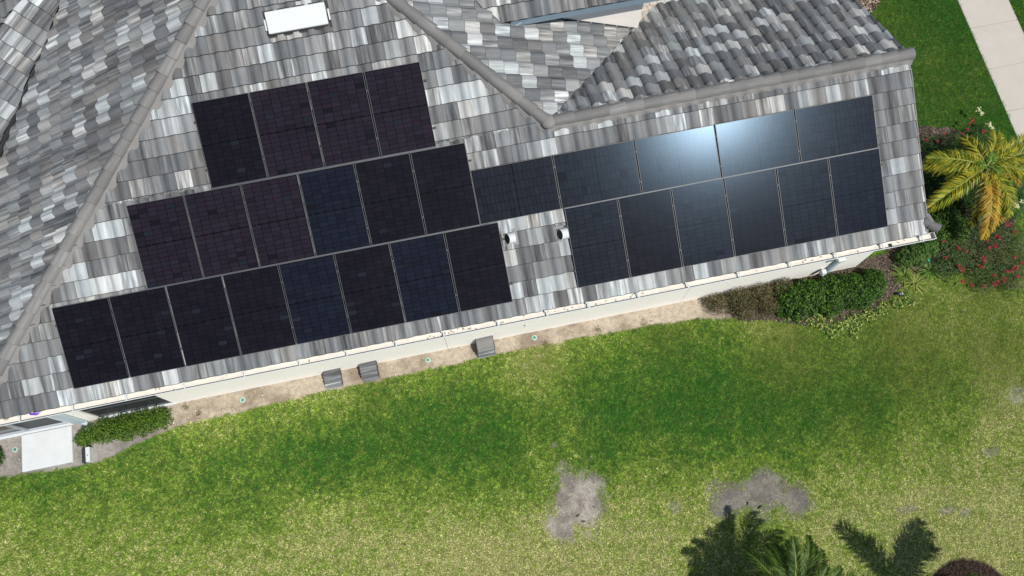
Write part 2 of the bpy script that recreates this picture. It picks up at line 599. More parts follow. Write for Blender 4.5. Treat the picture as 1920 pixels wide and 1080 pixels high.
master = bmesh.new()
for pl in PLANES:
    mine = [(a, b) for q, a, b in rest if q is pl]
    if not mine: continue
    bm = bmesh.new()
    for a, b in mine:
        sk = random.uniform(-.004, .004)
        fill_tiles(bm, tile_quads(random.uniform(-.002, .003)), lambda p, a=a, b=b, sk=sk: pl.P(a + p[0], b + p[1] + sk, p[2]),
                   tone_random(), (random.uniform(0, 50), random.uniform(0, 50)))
    for (hx, hn) in pl.halves:
        bmesh.ops.bisect_plane(bm, geom=bm.verts[:] + bm.edges[:] + bm.faces[:], dist=1e-5,
                               plane_co=(hx[0], hx[1], 0), plane_no=(-hn[0], -hn[1], 0), clear_outer=True)
    tmp = bpy.data.meshes.new('tmp'); bm.to_mesh(tmp); bm.free()
    master.from_mesh(tmp); bpy.data.meshes.remove(tmp)
me = bpy.data.meshes.new('roof_tiles'); master.to_mesh(me); master.free()
ro = link('roof_tiles', me, house, M['tile'])
tag(ro, kind='stuff')


# deck below the tiles
def deck_poly(pl, xy, drop=.02, thick=.10):
    mb = MB()
    top, bot = [], []
    for x, y in xy:
        # height of the plane at x,y
        t = (Vector((x, y, 0)) - pl.o)
        z = pl.o.z - (pl.n.x * t.x + pl.n.y * t.y) / pl.n.z
        top.append((x, y, z - drop)); bot.append((x, y, z - drop - thick))
    mb.poly(top); mb.poly(bot[::-1])
    for i in range(len(xy)):
        j = (i + 1) % len(xy)
        mb.poly([bot[i], bot[j], top[j], top[i]])
    return mb.build('roof_deck', M['deck'], house)


deck_poly(south, [(XW + .08, YE + .08), (XG - .05, YE + .08), (XG - .05, YR), (XV, YR), APEX])
deck_poly(west, [(XW + .08, YE + .08), APEX, (APEX[0], 14.4), (-8.95, 14.4)])
deck_poly(east1, [(XV, YR), (6.69, 8.435), (3.4, 8.435), (APEX[0], 12.4), APEX])
deck_poly(north, [(XV, YR), (XG - .05, YR), (XG - .05, YN - .08), (XE, YN - .08)])
deck_poly(front, [(3.52, YF + .06), (7.05, YF + .06), (7.05, 13.4), (-1.8, 13.4)])
deck_poly(corner, [(-8.02, 7.92), (-4.98, 12.62), (-7.60, 10.84), (-9.6, 9.45), (-9.2, 7.9)])
deck_poly(lanai, [(-7.60, 10.86), (-4.98, 12.64), (-5.0, 14.1), (-10.9, 14.1), (-10.9, 9.2), (-10.0, 9.2)])

# ------------------------------------------------------------------ ridge and hip caps with their mortar
cap_meshes = []
for k in range(10):
    quads = []
    n = 10
    L_, r0, r1, th = .43, .140, .118, .014
    def cp(r, t, y, zo): return (r * math.cos(t) * 1.0, y, r * math.sin(t) * .95 + zo)
    for j in range(n):
        t0, t1 = math.pi * j / n, math.pi * (j + 1) / n
        rs, zs = r0 - (r0 - r1) * .035, .030 * .965
        quads.append(([cp(rs, t1, .015, zs), cp(rs, t0, .015, zs), cp(r1, t0, L_, 0), cp(r1, t1, L_, 0)][::-1], True,
                      [(t1 * r0, 0), (t0 * r0, 0), (t0 * r0, L_), (t1 * r0, L_)][::-1]))
        quads.append(([cp(r0 - .004, t1, 0, .030), cp(r0 - .004, t0, 0, .030), cp(rs, t0, .015, zs), cp(rs, t1, .015, zs)], False, [(.1, .1)] * 4))
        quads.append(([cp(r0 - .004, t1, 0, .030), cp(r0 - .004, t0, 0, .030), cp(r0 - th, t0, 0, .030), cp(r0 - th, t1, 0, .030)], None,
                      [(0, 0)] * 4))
    bm = bmesh.new()
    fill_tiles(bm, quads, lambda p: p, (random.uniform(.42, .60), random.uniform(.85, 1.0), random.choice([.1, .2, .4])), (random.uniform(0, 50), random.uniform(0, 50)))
    bmesh.ops.recalc_face_normals(bm, faces=bm.faces)
    me = bpy.data.meshes.new('ridge_tile'); bm.to_mesh(me); bm.free()
    me.materials.append(M['tile'])
    cap_meshes.append(me)


def zroof(pl, x, y):
    t = Vector((x, y, 0)) - pl.o
    return pl.o.z - (pl.n.x * t.x + pl.n.y * t.y) / pl.n.z


def cap_line(p0, p1, plA, plB, lift=.06, step=.37, thin=True):
    """p0 low end, p1 high end (x,y); caps lie from the low end upward"""
    a = Vector((p0[0], p0[1], zroof(plA, *p0) + lift)); b = Vector((p1[0], p1[1], zroof(plA, *p1) + lift))
    d = (b - a); Ln = d.length; d.normalize()
    side = d.cross(Vector((0, 0, 1))).normalized()
    up = side.cross(d).normalized()
    n = int(Ln / step)
    for i in range(n):
        o = bpy.data.objects.new('ridge_tile', random.choice(cap_meshes))
        COL.objects.link(o); o.parent = house
        m = Matrix((side, d, up)).transposed().to_4x4()
        m = m @ Matrix.Rotation(random.uniform(-.006, .006), 4, 'Z')
        m.translation = a + d * (i * step) + side * random.uniform(-.004, .004)
        o.matrix_basis = mwi(house) @ m
    # mortar bed, scalloped over the rolls of the tiles on each side
    mb = MB()
    K = int(Ln / .045)
    for sgn, pl in ((1, plA), (-1, plB)):
        prev = None
        for i in range(K + 1):
            c = a + d * (i * Ln / K)
            ph = pl.e.dot(c - pl.o) / TW
            w = (.195 if pl is south else .125) + .022 * math.cos(2 * math.pi * (ph - .68)) + random.uniform(-.006, .006)
            s2 = side * sgn
            q = c + s2 * w
            z = zroof(pl, q.x, q.y) + (.050 if pl is south else .03) + .026 * math.cos(2 * math.pi * (pl.e.dot(q - pl.o) / TW - .68))
            inner = c + s2 * .105 + Vector((0, 0, .02))
            mid = inner * .45 + Vector((q.x, q.y, z + .01)) * .55 + Vector((0, 0, .004))
            row = [inner, mid, Vector((q.x, q.y, z + .006)), Vector((q.x, q.y, z - .07))]
            if prev:
                for u in range(3): mb.poly([prev[u], prev[u + 1], row[u + 1], row[u]], True)
            prev = row
    o = mb.build('mortar_bed', M['mortar'], house)
    return o


cap_line((XW + .15, YE + .15), (APEX[0], APEX[1]), south, west)
cap_line((XV, YR), (APEX[0], APEX[1]), east1, south)
cap_line((XG + .03, YR), (XV - .05, YR), north, south, lift=.075)

bm = bmesh.new(); bmesh.ops.create_icosphere(bm, subdivisions=2, radius=.17)
for v in bm.verts: v.co.z *= .75
for f in bm.faces: f.smooth = True
me = bpy.data.meshes.new('mortar_knob'); bm.to_mesh(me); bm.free()
o = link('mortar_knob', me, house, M['mortar']); o.matrix_basis = mwi(house) @ Matrix.Translation((XV, YR, zroof(south, XV, YR) + .10))

# rake tiles down the two gable verges
for pl, y0 in ((south, YE), (north, YN)):
    nrk = 10
    for i in range(nrk):
        q = pl.P(0, i * .357)
        a = Vector((XG, q.y, q.z)); b = a + pl.q * .37
        mb = MB()
        for dz0, dz1, x0, x1 in ((.05, .03, 0.0, .03), (-.12, -.14, .012, .03)): pass
        s3 = Vector((.022, 0, 0))
        up_, dn = Vector((0, 0, .045)), Vector((0, 0, -.16))
        P8 = [a + dn, a + s3 + dn, b + s3 + dn, b + dn, a + up_, a + s3 + up_, b + s3 + up_ - Vector((0, 0, .02)), b + up_ - Vector((0, 0, .02))]
        for f in ((0, 1, 5, 4), (1, 2, 6, 5), (2, 3, 7, 6), (3, 0, 4, 7), (4, 5, 6, 7), (3, 2, 1, 0)): mb.poly([P8[k] for k in f])
        mb.build('rake_tile', M['mortar'], house)

# loose-looking cap pieces closing the foot of the gable verge
capend = at(1741, 417, 3.05)
for k, (ang, dx, dy, dz) in enumerate(((-32, .0, .0, .03), (-75, -.02, .10, .0))):
    o = bpy.data.objects.new('end_cap', cap_meshes[k]); COL.objects.link(o); o.parent = house
    m = Matrix.Translation((11.93 + dx, 2.33 + dy, 3.08 + dz)) @ Matrix.Rotation(math.radians(ang + 90 - 15), 4, 'Z') @ Matrix.Rotation(math.radians(-8), 4, 'X') @ Matrix.Scale(.82, 4)
    m = m @ Matrix.Translation((0, -.2, 0))
    o.matrix_basis = mwi(house) @ m
mb = MB()
o_ = MB().box((11.80, 2.33, 3.05), (.16, .16, .08)).build('mortar_plug', M['mortar'], house, bevel=.02)

# ------------------------------------------------------------------ walls
ZT = 2.72
xj = [-8.40, -7.74, -5.93, .88, 6.88, WALL_X]


def wallbox(name, a, b, mat=None):
    return MB().span(a, b).build(name, mat or M['stucco'], house)


T = .20
WX0 = -8.42
wallbox('wall', (WX0, WALL_Y, 0), (-7.74, WALL_Y + T, ZT))
wallbox('wall', (-5.93, WALL_Y, 0), (.876, WALL_Y + T, ZT))
wallbox('wall', (.886, WALL_Y, 0), (6.876, WALL_Y + T, ZT))
wallbox('wall', (6.886, WALL_Y, 0), (WALL_X, WALL_Y + T, ZT))
wallbox('wall', (-7.74, WALL_Y, 2.30), (-5.93, WALL_Y + T, ZT))
wallbox('wall', (-10.9, WALL_Y, 2.42), (WX0, WALL_Y + T, ZT))
for x in (.881, 6.881): wallbox('control_joint', (x - .0045, WALL_Y + .012, 0), (x + .0045, WALL_Y + T - .01, ZT), M['joint'])
# gable wall east with its triangle, north wall of the wing
mb = MB()
zt = lambda y: min(zroof(south, 0, y), zroof(north, 0, y)) - .14
prof = [(WALL_Y + T, 0), (YN - .35, 0), (YN - .35, zt(YN - .35)), (YR, zt(YR)), (WALL_Y + T, zt(WALL_Y + T))]
mb.poly([(WALL_X, y, z) for y, z in prof]); mb.poly([(WALL_X - T, y, z) for y, z in prof][::-1])
for i in range(5):
    j = (i + 1) % 5
    mb.poly([(WALL_X, *prof[i]), (WALL_X - T, *prof[i]), (WALL_X - T, *prof[j]), (WALL_X, *prof[j])])
mb.build('gable_wall', M['stucco'], house)
wallbox('wall', (6.8, YN - .35 - T, 0), (WALL_X - T, YN - .35, ZT))
# wall of the front wing standing over the east roof plane, and its east side
mb = MB()
zz = lambda x: zroof(east1, x, 8.4) - .03
fx0, fx1 = 3.75, 6.77
pr = [(fx0, zz(fx0)), (fx1, zz(fx1)), (fx1, ZF - .20), (fx0, ZF - .20)]
mb.poly([(x, 8.42, z) for x, z in pr]); mb.poly([(x, 8.60, z) for x, z in pr][::-1])
for i in range(4):
    j = (i + 1) % 4
    mb.poly([(pr[i][0], 8.42, pr[i][1]), (pr[i][0], 8.60, pr[i][1]), (pr[j][0], 8.60, pr[j][1]), (pr[j][0], 8.42, pr[j][1])])
mb.build('wall', M['stucco'], house)
wallbox('wall', (fx1 - .18, 8.602, 0), (fx1, 13.3, ZF - .20))
# step flashing along its foot
mb = MB()
for x0 in np.arange(4.0, 6.7, .32):
    z0, z1 = zroof(east1, x0, 8.4) + .06, zroof(east1, x0 + .3, 8.4) + .06
    mb.poly([(x0, 8.415, z0 + .03), (x0 + .3, 8.415, z1 + .03), (x0 + .3, 8.415, z1 - .06), (x0, 8.415, z0 - .06)])
    mb.poly([(x0, 8.413, z0 - .012), (x0 + .3, 8.413, z1 - .012), (x0 + .3, 8.34, z1 - .02), (x0, 8.34, z0 - .02)])
mb.build('flashing', M['bronze'], house, recalc=False)
MB().box((3.83, 8.16, zroof(east1, 3.83, 8.16) + .075), (.14, .10, .03), Matrix.Rotation(-.45, 3, 'Y')).build('white_flashing', M['white'], house)
# fascia and soffit of the front wing
MB().span((3.66, YF + .035, ZF - .20), (7.08, YF + .065, ZF - .015)).build('fascia', M['bluegrey'], house)
MB().span((3.66, YF + .067, ZF - .198), (7.08, 8.418, ZF - .175)).build('soffit', M['soffit'], house)
MB().span((7.05, YF + .067, ZF - .20), (7.08, 13.3, ZF - .03)).build('fascia', M['bluegrey'], house) if False else None
# wing fascias and soffits, south and north
MB().span((XW, 2.26, ZE - .21), (XG - .06, 2.29, ZE - .03)).build('fascia', M['white'], house)
MB().span((XW, 2.292, ZE - .21), (XG - .06, WALL_Y - .002, ZE - .19)).build('soffit', M['soffit'], house)
MB().span((XE, YN - .11, ZE - .21), (XG - .06, YN - .08, ZE - .03)).build('fascia', M['white'], house)
MB().span((XE, YN - .348, ZE - .21), (XG - .06, YN - .112, ZE - .19)).build('soffit', M['soffit'], house)


def gutter(x0, x1, yo, sgn):
    """open K gutter; yo: outer lip, sgn -1 opens to the south"""
    g = empty('gutter', (x0, yo, ZE - .05))
    g.parent = house; g.matrix_basis = mwi(house) @ Matrix.Translation((x0, yo, ZE - .05))
    top, bot = ZE - .035, ZE - .135
    yi = yo - sgn * .165
    t = .004
    pts = [(yo, top), (yo + sgn * -.016, top), (yo - sgn * .016, top - .014), (yo - sgn * .004, top - .05), (yo - sgn * .028, bot), (yi, bot), (yi, top)]
    mb = MB()
    mb.span((x0, yo, top - .008), (x1, yo - sgn * .016, top))
    mb.poly([(x0, yo - sgn * .002, top - .008), (x1, yo - sgn * .002, top - .008), (x1, yo - sgn * .030, bot), (x0, yo - sgn * .030, bot)])
    for x in (x0, x1): mb.poly([(x, yo, top), (x, yi, top), (x, yi, bot), (x, yo - sgn * .030, bot)])
    for x in (x0, x1): mb.span((x - .006, yo, top - .01), (x + .006, yi, top + .004))
    mb.build('gutter_front', M['white'], g, recalc=False)
    mb = MB()
    mb.poly([(x0, yo - sgn * .030, bot + t), (x1, yo - sgn * .030, bot + t), (x1, yi, bot + t), (x0, yi, bot + t)])
    mb.poly([(x0, yi, bot), (x1, yi, bot), (x1, yi, top), (x0, yi, top)])
    mb.build('gutter_trough', M['gutter_in'], g, recalc=False)
    return g, yi, bot, top


g, yi, bot, top = gutter(-9.1, 12.02, 2.065, -1)
hx = [at(px, py, ZE - .04)[0] for px, py in ((37, 788), (137, 768), (237, 746), (346, 722), (458, 700), (561, 679), (650, 662), (742, 643), (832, 626), (934, 606), (1026, 587), (1103, 570), (1197, 551), (1290, 534), (1387, 515), (1483, 496), (1568, 478), (1655, 460), (1728, 443))]
for x in hx:
    mb = MB().span((x - .013, 2.07, top - .006), (x + .013, yi - .01, top + .004))
    mb.span((x - .05, yi - .05, top - .05), (x - .018, yi - .002, top - .006))
    mb.span((x - .055, 2.128, bot + .006), (x - .02, yi - .01, bot + .012))
    mb.build('gutter_hanger', M['white'], g)
lit = MB()
for k in range(70):
    x = random.choice([random.uniform(-9, 11.5), random.uniform(.6, 1.6), random.uniform(2.2, 5.5)])
    y = random.uniform(2.13, 2.22); r = random.uniform(.006, .022)
    a = random.uniform(0, 6.28)
    lit.box((x, y, bot + .008), (r * 2.4, r, .006), Matrix.Rotation(a, 3, 'Z'))
tag(lit.build('leaf_litter', M['litter'], g), kind='stuff')
MB().span((10.98, 2.12, bot + .006), (11.06, 2.19, bot + .012)).build('gutter_outlet', M['black'], g)
gutter(XE + .1, XG, YN + .085, 1)


# ------------------------------------------------------------------ windows and doors in the south wall
def opening(x0, x1, z1, mullions, zrail, name='window'):
    w = empty(name, ((x0 + x1) / 2, WALL_Y, 0)); w.parent = house
    w.matrix_basis = mwi(house) @ Matrix.Translation(((x0 + x1) / 2, WALL_Y, 0))
    fr = MB()
    y0, y1 = WALL_Y + .035, WALL_Y + .10
    fr.span((x0, y0, .05), (x0 + .05, y1, z1)); fr.span((x1 - .05, y0, .05), (x1, y1, z1))
    fr.span((x0 + .05, y0, z1 - .05), (x1 - .05, y1, z1)); fr.span((x0 + .05, y0, .05), (x1 - .05, y1, .10))
    for x in mullions: fr.span((x - .03, y0, .10), (x + .03, y1, z1 - .05))
    xs = [x0 + .05] + [v for x in mullions for v in (x - .03, x + .03)] + [x1 - .05]
    if zrail:
        for i in range(0, len(xs), 2): fr.span((xs[i], y0 + .004, zrail - .02), (xs[i + 1], y1 - .004, zrail + .02))
    return w, fr, xs


w, fr, xs = opening(-7.74, -5.93, 2.30, [], .78)
fr.build('window_frame', M['bronze'], w)
MB().span((-7.69, WALL_Y + .075, .10), (-5.98, WALL_Y + .082, .76)).build('window_pane', M['screen'], w)
MB().span((-7.69, WALL_Y + .060, .80), (-5.98, WALL_Y + .067, 2.25)).build('window_pane', M['glass_dark'], w)
MB().span((-7.80, WALL_Y - .022, .0), (-5.88, WALL_Y + .034, .05)).build('window_sill', M['white'], w)
w, fr, xs = opening(-10.9, WX0, 2.42, [-9.45], 1.02, 'sliding_door')
fr.build('door_frame', M['alu_frame'], w)
for i in range(0, len(xs), 2):
    MB().span((xs[i], WALL_Y + .078, .10), (xs[i + 1], WALL_Y + .085, 1.0)).build('door_pane', M['screen'] if i else M['glass_dark'], w)
    MB().span((xs[i], WALL_Y + .060, 1.04), (xs[i + 1], WALL_Y + .067, 2.37)).build('door_pane', M['glass_dark'], w)
MB().span((-10.95, WALL_Y - .03, 0), (WX0 + .01, WALL_Y + .034, .05)).build('door_sill', M['white'], w)
# dark room behind so that the glass has depth
wallbox('interior_floor', (-10.9, WALL_Y + T, .02), (-5.9, 5.5, .06), M['deck'])


def downspout(x, elbow=True):
    d = empty('downspout', (x, WALL_Y - .05, 0)); d.parent = house
    d.matrix_basis = mwi(house) @ Matrix.Translation((x, WALL_Y - .05, 0))
    mb = MB().span((x - .055, WALL_Y - .082, .22), (x + .055, WALL_Y - .004, 2.78))
    mb.build('pipe', M['bluepale'], d, bevel=.008)
    mb = MB().tube([(x, WALL_Y - .05, .24), (x, WALL_Y - .06, .14), (x, WALL_Y - .12, .07), (x, WALL_Y - .24, .045)], [.058, .060, .060, .058], 10)
    mb.build('elbow', M['bluepale'], d)
    return d


dxl = at_y(158, 797, WALL_Y - .05)[0]
MB().span((-8.36, WALL_Y - .022, 0.0), (-8.17, WALL_Y - .002, 2.70)).build('blue_pilaster', M['bluepale'], house)
downspout(-8.06)
downspout(10.62)
# junction boxes beside the right-hand downspout
for (px, py, s_, nm) in ((1577, 486, (.20, .14, .12), 'light_fixture'), (1543, 511, (.12, .12, .20), 'hose_box')):
    q = at_y(px, py, WALL_Y - .10)
    mb = MB().box((q[0], WALL_Y - .10, q[2]), s_); mb.box((q[0], WALL_Y - .02, q[2]), (s_[0] * .6, .036, s_[2] * .6))
    mb.build(nm, M['white'], house, bevel=.015)
    MB().box((q[0] - .02, WALL_Y - .175, q[2] - .02), (.05, .02, .05)).build('knob', M['alu_frame'], house)
q = at_y(986, 608, WALL_Y)
MB().tube([(q[0], WALL_Y - .002, q[2]), (q[0], WALL_Y - .06, q[2])], .022, 10).build('vent_cap', M['white'], house)

# ------------------------------------------------------------------ roof fittings
# white off-ridge vent
vc = south.P(0, 0); v0 = (PO)
def roofpt(x, y, c=0.0):
    t = Vector((x, y, 0)) - PO
    z = PO.z + (y) * S
    return Vector((x, y, z)) + PN * c


VX0, VX1, VY0, VY1 = -1.235, -.045, 8.06, 8.445
vent = empty('roof_vent', roofpt(-.64, 8.25, -.12), 'low white metal attic vent set in the tiles high on the south slope', 'roof vent')
Rr = Matrix((Vector((1, 0, 0)), PQ, PN)).transposed()
cv = (VX0 + VX1) / 2
vl = (VY1 - VY0) / math.cos(PITCH)
cen = roofpt(cv, (VY0 + VY1) / 2, -.02)
MB().box(cen + PN * .035, (1.19, vl, .05), Rr).build('hood', M['white'], vent, bevel=.012)
MB().box(cen - PN * .03 - PQ * .035, (1.15, vl - .03, .075), Rr).build('louvre', M['black'], vent)
MB().box(cen - PN * .075, (1.30, vl + .10, .012), Rr).build('flashing', M['deck'], vent)
mb = MB()
for sx in (-1, 1): mb.box(cen + Vector((sx * .635, 0, 0)) - PQ * .02 - PN * .03, (.03, vl * .5, .02), Rr)
mb.build('flange', M['white'], vent)


def hood_vent(px, py, label):
    q = at(px, py, 0)
    # point on tile surface
    d = Vector(q - CAM).normalized(); c = Vector(CAM)
    t = (Vector(PO) - PN * .10 - c).dot(PN) / d.dot(PN)
    b = c + d * t
    v = empty('exhaust_vent', b, label, 'vent pipe', 'white exhaust hoods between the two panel groups')
    MB().box(b - PN * .012, (.34, .34, .012), Rr).build('flashing', M['lead'], v)
    # a hooded elbow whose slanted mouth faces west and up
    n = 18
    r = .115
    mb = MB(); ins = MB()
    ax = (Rr @ Vector((1, 0, 0)))
    zc_ = b + PN * (r * .9)
    ringsO, ringsM = [], []
    for j in range(n):
        t_ = 2 * math.pi * j / n
        off = PQ * (math.cos(t_) * r) + PN * (math.sin(t_) * r)
        up_ = (math.sin(t_) + 1) / 2
        ringsO.append(zc_ + off + ax * .11)
        ringsM.append(zc_ + off - ax * (.02 + .11 * (1 - up_)))
    for j in range(n):
        k = (j + 1) % n
        mb.poly([ringsO[j], ringsO[k], ringsM[k], ringsM[j]], True)
        e = lambda p, s_: zc_ + (p - zc_) * s_
        mb.poly([ringsM[j], ringsM[k], e(ringsM[k], .93), e(ringsM[j], .93)], False)
    mb.poly(ringsO[::-1])
    mb.build('hood', M['white'], v, recalc=False)
    ins.poly([zc_ + (p - zc_) * .93 + ax * .004 for p in ringsM])
    ins.build('mouth', M['black'], v, recalc=False)
    return v


hood_vent(956, 446, 'white exhaust hood near the right end of the bottom panel row')
hood_vent(1054, 438, 'white exhaust hood touching the left edge of the right panel group')


# ------------------------------------------------------------------ solar panels
def cell_mesh(mat, w, h):
    mb = MB()
    c = .006
    mb.poly([(c, 0, 0), (w - c, 0, 0), (w, c * .6, 0), (w, h, 0), (0, h, 0), (0, c * .6, 0)])
    me = mb.mesh('solar_cell'); me.materials.append(mat)
    return me


CW = (PW - .022 - .014) / 6
CH = (PL - .022 - .020 - .016) / 18
cellm = {}
shade = {}
for k, m in CELLS.items():
    cellm[k] = []
    for f in (.88, 1.0, 1.0, 1.14):
        mm = m if f == 1.0 else m.copy()
        if f != 1.0:
            for nd in mm.node_tree.nodes:
                if nd.type == 'MIX' and nd.data_type == 'RGBA':
                    for q in (6, 7):
                        cc = nd.inputs[q].default_value; nd.inputs[q].default_value = (cc[0] * f, cc[1] * f, cc[2] * f, 1)
        cellm[k].append(cell_mesh(mm, CW - .009, CH - .0065))

def mesh_of(mb, name, mat, bevel=0):
    me = mb.mesh(name)
    bm = bmesh.new(); bm.from_mesh(me); bmesh.ops.recalc_face_normals(bm, faces=bm.faces); bm.to_mesh(me); bm.free()
    me.materials.append(mat); return me


FW = .011
mb = MB()
mb.box((FW / 2, PL / 2, -.0175), (FW, PL, .035)); mb.box((PW - FW / 2, PL / 2, -.0175), (FW, PL, .035))
mb.box((PW / 2, FW / 2, -.0175), (PW - 2 * FW, FW, .035)); mb.box((PW / 2, PL - FW / 2, -.0175), (PW - 2 * FW, FW, .035))
frame_me = mesh_of(mb, 'frame', M['frame'])
mb = MB(); mb.box((PW / 2, PL / 2, -.0065), (PW - 2 * FW, PL - 2 * FW, .005))
back_me = mesh_of(mb, 'backsheet', M['backsheet'])
mb = MB()
for i in range(6):
    for q in (-.3, .3):
        if (i + (q > 0)) % 2: continue
        mb.box((.018 + (i + .5) * CW + q * 0, PL / 2, -.0025), (.010, .004, .0012))
tab_me = mesh_of(mb, 'solder_tabs', M['busbar'])
mb = MB(); mb.box((0, 0, 0), (.024, .03, .006))
clamp_me = mesh_of(mb, 'clamp', M['clamp'])
HT = [(.001, 0.0), (-.002, .002)]
ordw = ['first', 'second', 'third', 'fourth', 'fifth', 'sixth', 'seventh', 'eighth']
rowtxt = {'A': ('top row of the left array', 4), 'B': ('middle row of the left array', 6), 'C': ('bottom row of the left array', 8),
          'D': ('sideways-laid upper row of the right array', 5), 'E': ('upright lower row of the right array', 6)}
tints = {'A': 'KPPP', 'B': 'PPPBKK', 'C': 'KKKKBKBK', 'D': 'SSSSS', 'E': 'SKSKSB'}
tk = {'K': 'black', 'P': 'purple', 'B': 'blue', 'S': 'slate'}
lenr = {'A': 4, 'B': 6, 'C': 8, 'D': 5, 'E': 6}
for rn, x0, vt, n, land in ROWS:
    w, l = (PL, PW) if land else (PW, PL)
    txt, _ = rowtxt[rn]
    for i in range(n):
        if i == 0: wh = 'leftmost'
        elif i == n - 1: wh = 'rightmost'
        else: wh = ordw[i] + ' from left'
        tw = tk[tints[rn][i]]
        cname = {'black': 'black', 'purple': 'purplish black', 'blue': 'navy blue', 'slate': 'slate black'}[tw]
        ll = f'{cname} solar panel, {wh} in the {txt}'
        org = PO + Vector((x0 + i * (w + GAP), 0, 0)) + PQ * (vt - l)
        e = empty('solar_panel', org, ll, 'solar panel', 'solar panels on the south roof slope')
        tiltx, tilty = random.uniform(-.0035, .0035), random.uniform(-.0035, .0035)
        if rn == 'D' and i == 3: tiltx, tilty = HT[0]
        if rn == 'D' and i == 2: tiltx, tilty = HT[1]
        base = Matrix((Vector((1, 0, 0)), PQ, PN)).transposed().to_4x4()
        base = base @ Matrix.Translation((w / 2, l / 2, 0)) @ Matrix.Rotation(tiltx, 4, 'X') @ Matrix.Rotation(tilty, 4, 'Y') @ Matrix.Translation((-w / 2, -l / 2, 0))
        if land:   # turned a quarter
            base = base @ Matrix.Translation((w, 0, 0)) @ Matrix.Rotation(math.pi / 2, 4, 'Z')
        for nm, me_ in (('frame', frame_me), ('backsheet', back_me), ('solder_tabs', tab_me)):
            o = bpy.data.objects.new(nm, me_); COL.objects.link(o); o.parent = e; o.matrix_basis = base
        for cx in range(6):
            for cy in range(18):
                o = bpy.data.objects.new('solar_cell', random.choice(cellm[tw if random.random() < .95 else random.choice(['black', 'slate'])])); COL.objects.link(o); o.parent = e
                y = .021 + cy * CH + (.016 if cy >= 9 else 0)
                o.matrix_basis = base @ Matrix.Translation((.018 + cx * CW, y, -.0032))
        for fy in (.22, .78):
            if i < n:
                o = bpy.data.objects.new('clamp', clamp_me); COL.objects.link(o); o.parent = e
                o.matrix_basis = Matrix((Vector((1, 0, 0)), PQ, PN)).transposed().to_4x4() @ Matrix.Translation((-GAP / 2 if i else -.008, l * fy, .003))
    # the pair of rails that carries the row
    for fy, wd in ((.22, 'lower'), (.78, 'upper')):
        a = PO + PQ * (vt - l + l * fy) - PN * .055 + Vector((x0 - .03, 0, 0))
        ln = n * (w + GAP) + .07
        r = empty('mounting_rail', a, f'{wd} mounting rail poking out from under the {txt}', 'mounting rail', 'rails under the solar panels')
        MB().box(a + Vector((ln / 2, 0, 0)), (ln, .04, .038), Rr).build('rail', M['rail'], r)
        mb = MB()
        for k in (0, 1): mb.box(a + Vector((k * ln, 0, 0)), (.02, .044, .042), Rr)
        mb.build('end_plug', M['black'], r)
        mb = MB()
        for k in range(int(ln / 1.2) + 1): mb.box(a + Vector((.3 + k * 1.2, 0, 0)) - PN * .045 , (.05, .06, .05), Rr)
        mb.build('roof_hook', M['rail'], r)
# skirt strip in the gaps between rows
for nm, xa, xb, v, lab in (('trim_strip', -3.035, 1.58, 6.206, 'long grey strip between the top and middle rows of the left array'),
                      ('trim_strip', -4.767, 2.15, 4.464, 'long grey strip between the middle and bottom rows of the left array'),
                      ('trim_strip', 3.97, 10.90, 4.470, 'long grey strip between the two rows of the right array')):
    c = PO + PQ * v - PN * .003 + Vector(((xa + xb) / 2, 0, 0))
    o = MB().box(c, (xb - xa, .022, .03), Rr).build(nm, M['clamp'], None)
    o.data.materials[0] = M['strip']
    tag(o, lab, 'panel trim', 'grey strips between panel rows')


# ------------------------------------------------------------------ stacks of spare tiles against the wall
# a stack: flat pile of tiles with a leaning tile in front
def pile(px, py, label, tilt, n, seed):
    random.seed(seed)
    b = at(px, py, 0)
    x, y = b[0], 2.33
    s = empty('tile_stack', (x, y, 0), label, 'tile stack', 'stacks of spare roof tiles by the wall')
    for k in range(n):
        z = .01 + .026 * k
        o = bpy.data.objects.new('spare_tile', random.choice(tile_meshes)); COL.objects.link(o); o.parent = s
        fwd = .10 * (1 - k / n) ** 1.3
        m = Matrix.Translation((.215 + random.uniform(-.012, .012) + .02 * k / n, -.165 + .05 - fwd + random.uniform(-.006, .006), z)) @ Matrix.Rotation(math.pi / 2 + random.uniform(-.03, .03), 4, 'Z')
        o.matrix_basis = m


pile(627, 724, 'darker stack of spare grey tiles, leftmost against the wall', 0, 10, 3)
pile(695, 710, 'stack of spare tiles with a light streaked top, middle of the three', 0, 11, 5)
pile(912, 668, 'tallest stack of spare tiles, standing apart to the right', 0, 17, 8)
random.seed(21)

# ------------------------------------------------------------------ pad, box and small things by the door
pc = [at(41, 812), at(138, 798), at(138, 869), at(42, 887)]
mb = MB().span((-9.62, 1.60, 0.004), (-8.42, WALL_Y - .035, .09))
tag(mb.build('door_pad', M['pad'], None, bevel=.012), 'square white landing pad outside the sliding door', 'landing pad')
b = at(163, 854, .1)
bx = empty('utility_box', (b[0], b[1], 0), 'small white box with a dark ribbed side right of the landing pad', 'utility box')
MB().box((b[0] + .07, b[1], .11), (.10, .36, .22)).build('cover', M['white'], bx, bevel=.01)
mb = MB()
for k in range(5): mb.box((b[0] - .012 - k * .024, b[1] + .01, .06), (.010, .34, .12))
mb.box((b[0] - .06, b[1], .01), (.14, .34, .02))
mb.build('ribs', M['bronze'], bx)
MB().box((b[0] + .075, b[1] - .02, .2215), (.03, .006, .003)).box((b[0] + .075, b[1] - .02, .2215), (.006, .05, .003)).build('mark', M['black'], bx)
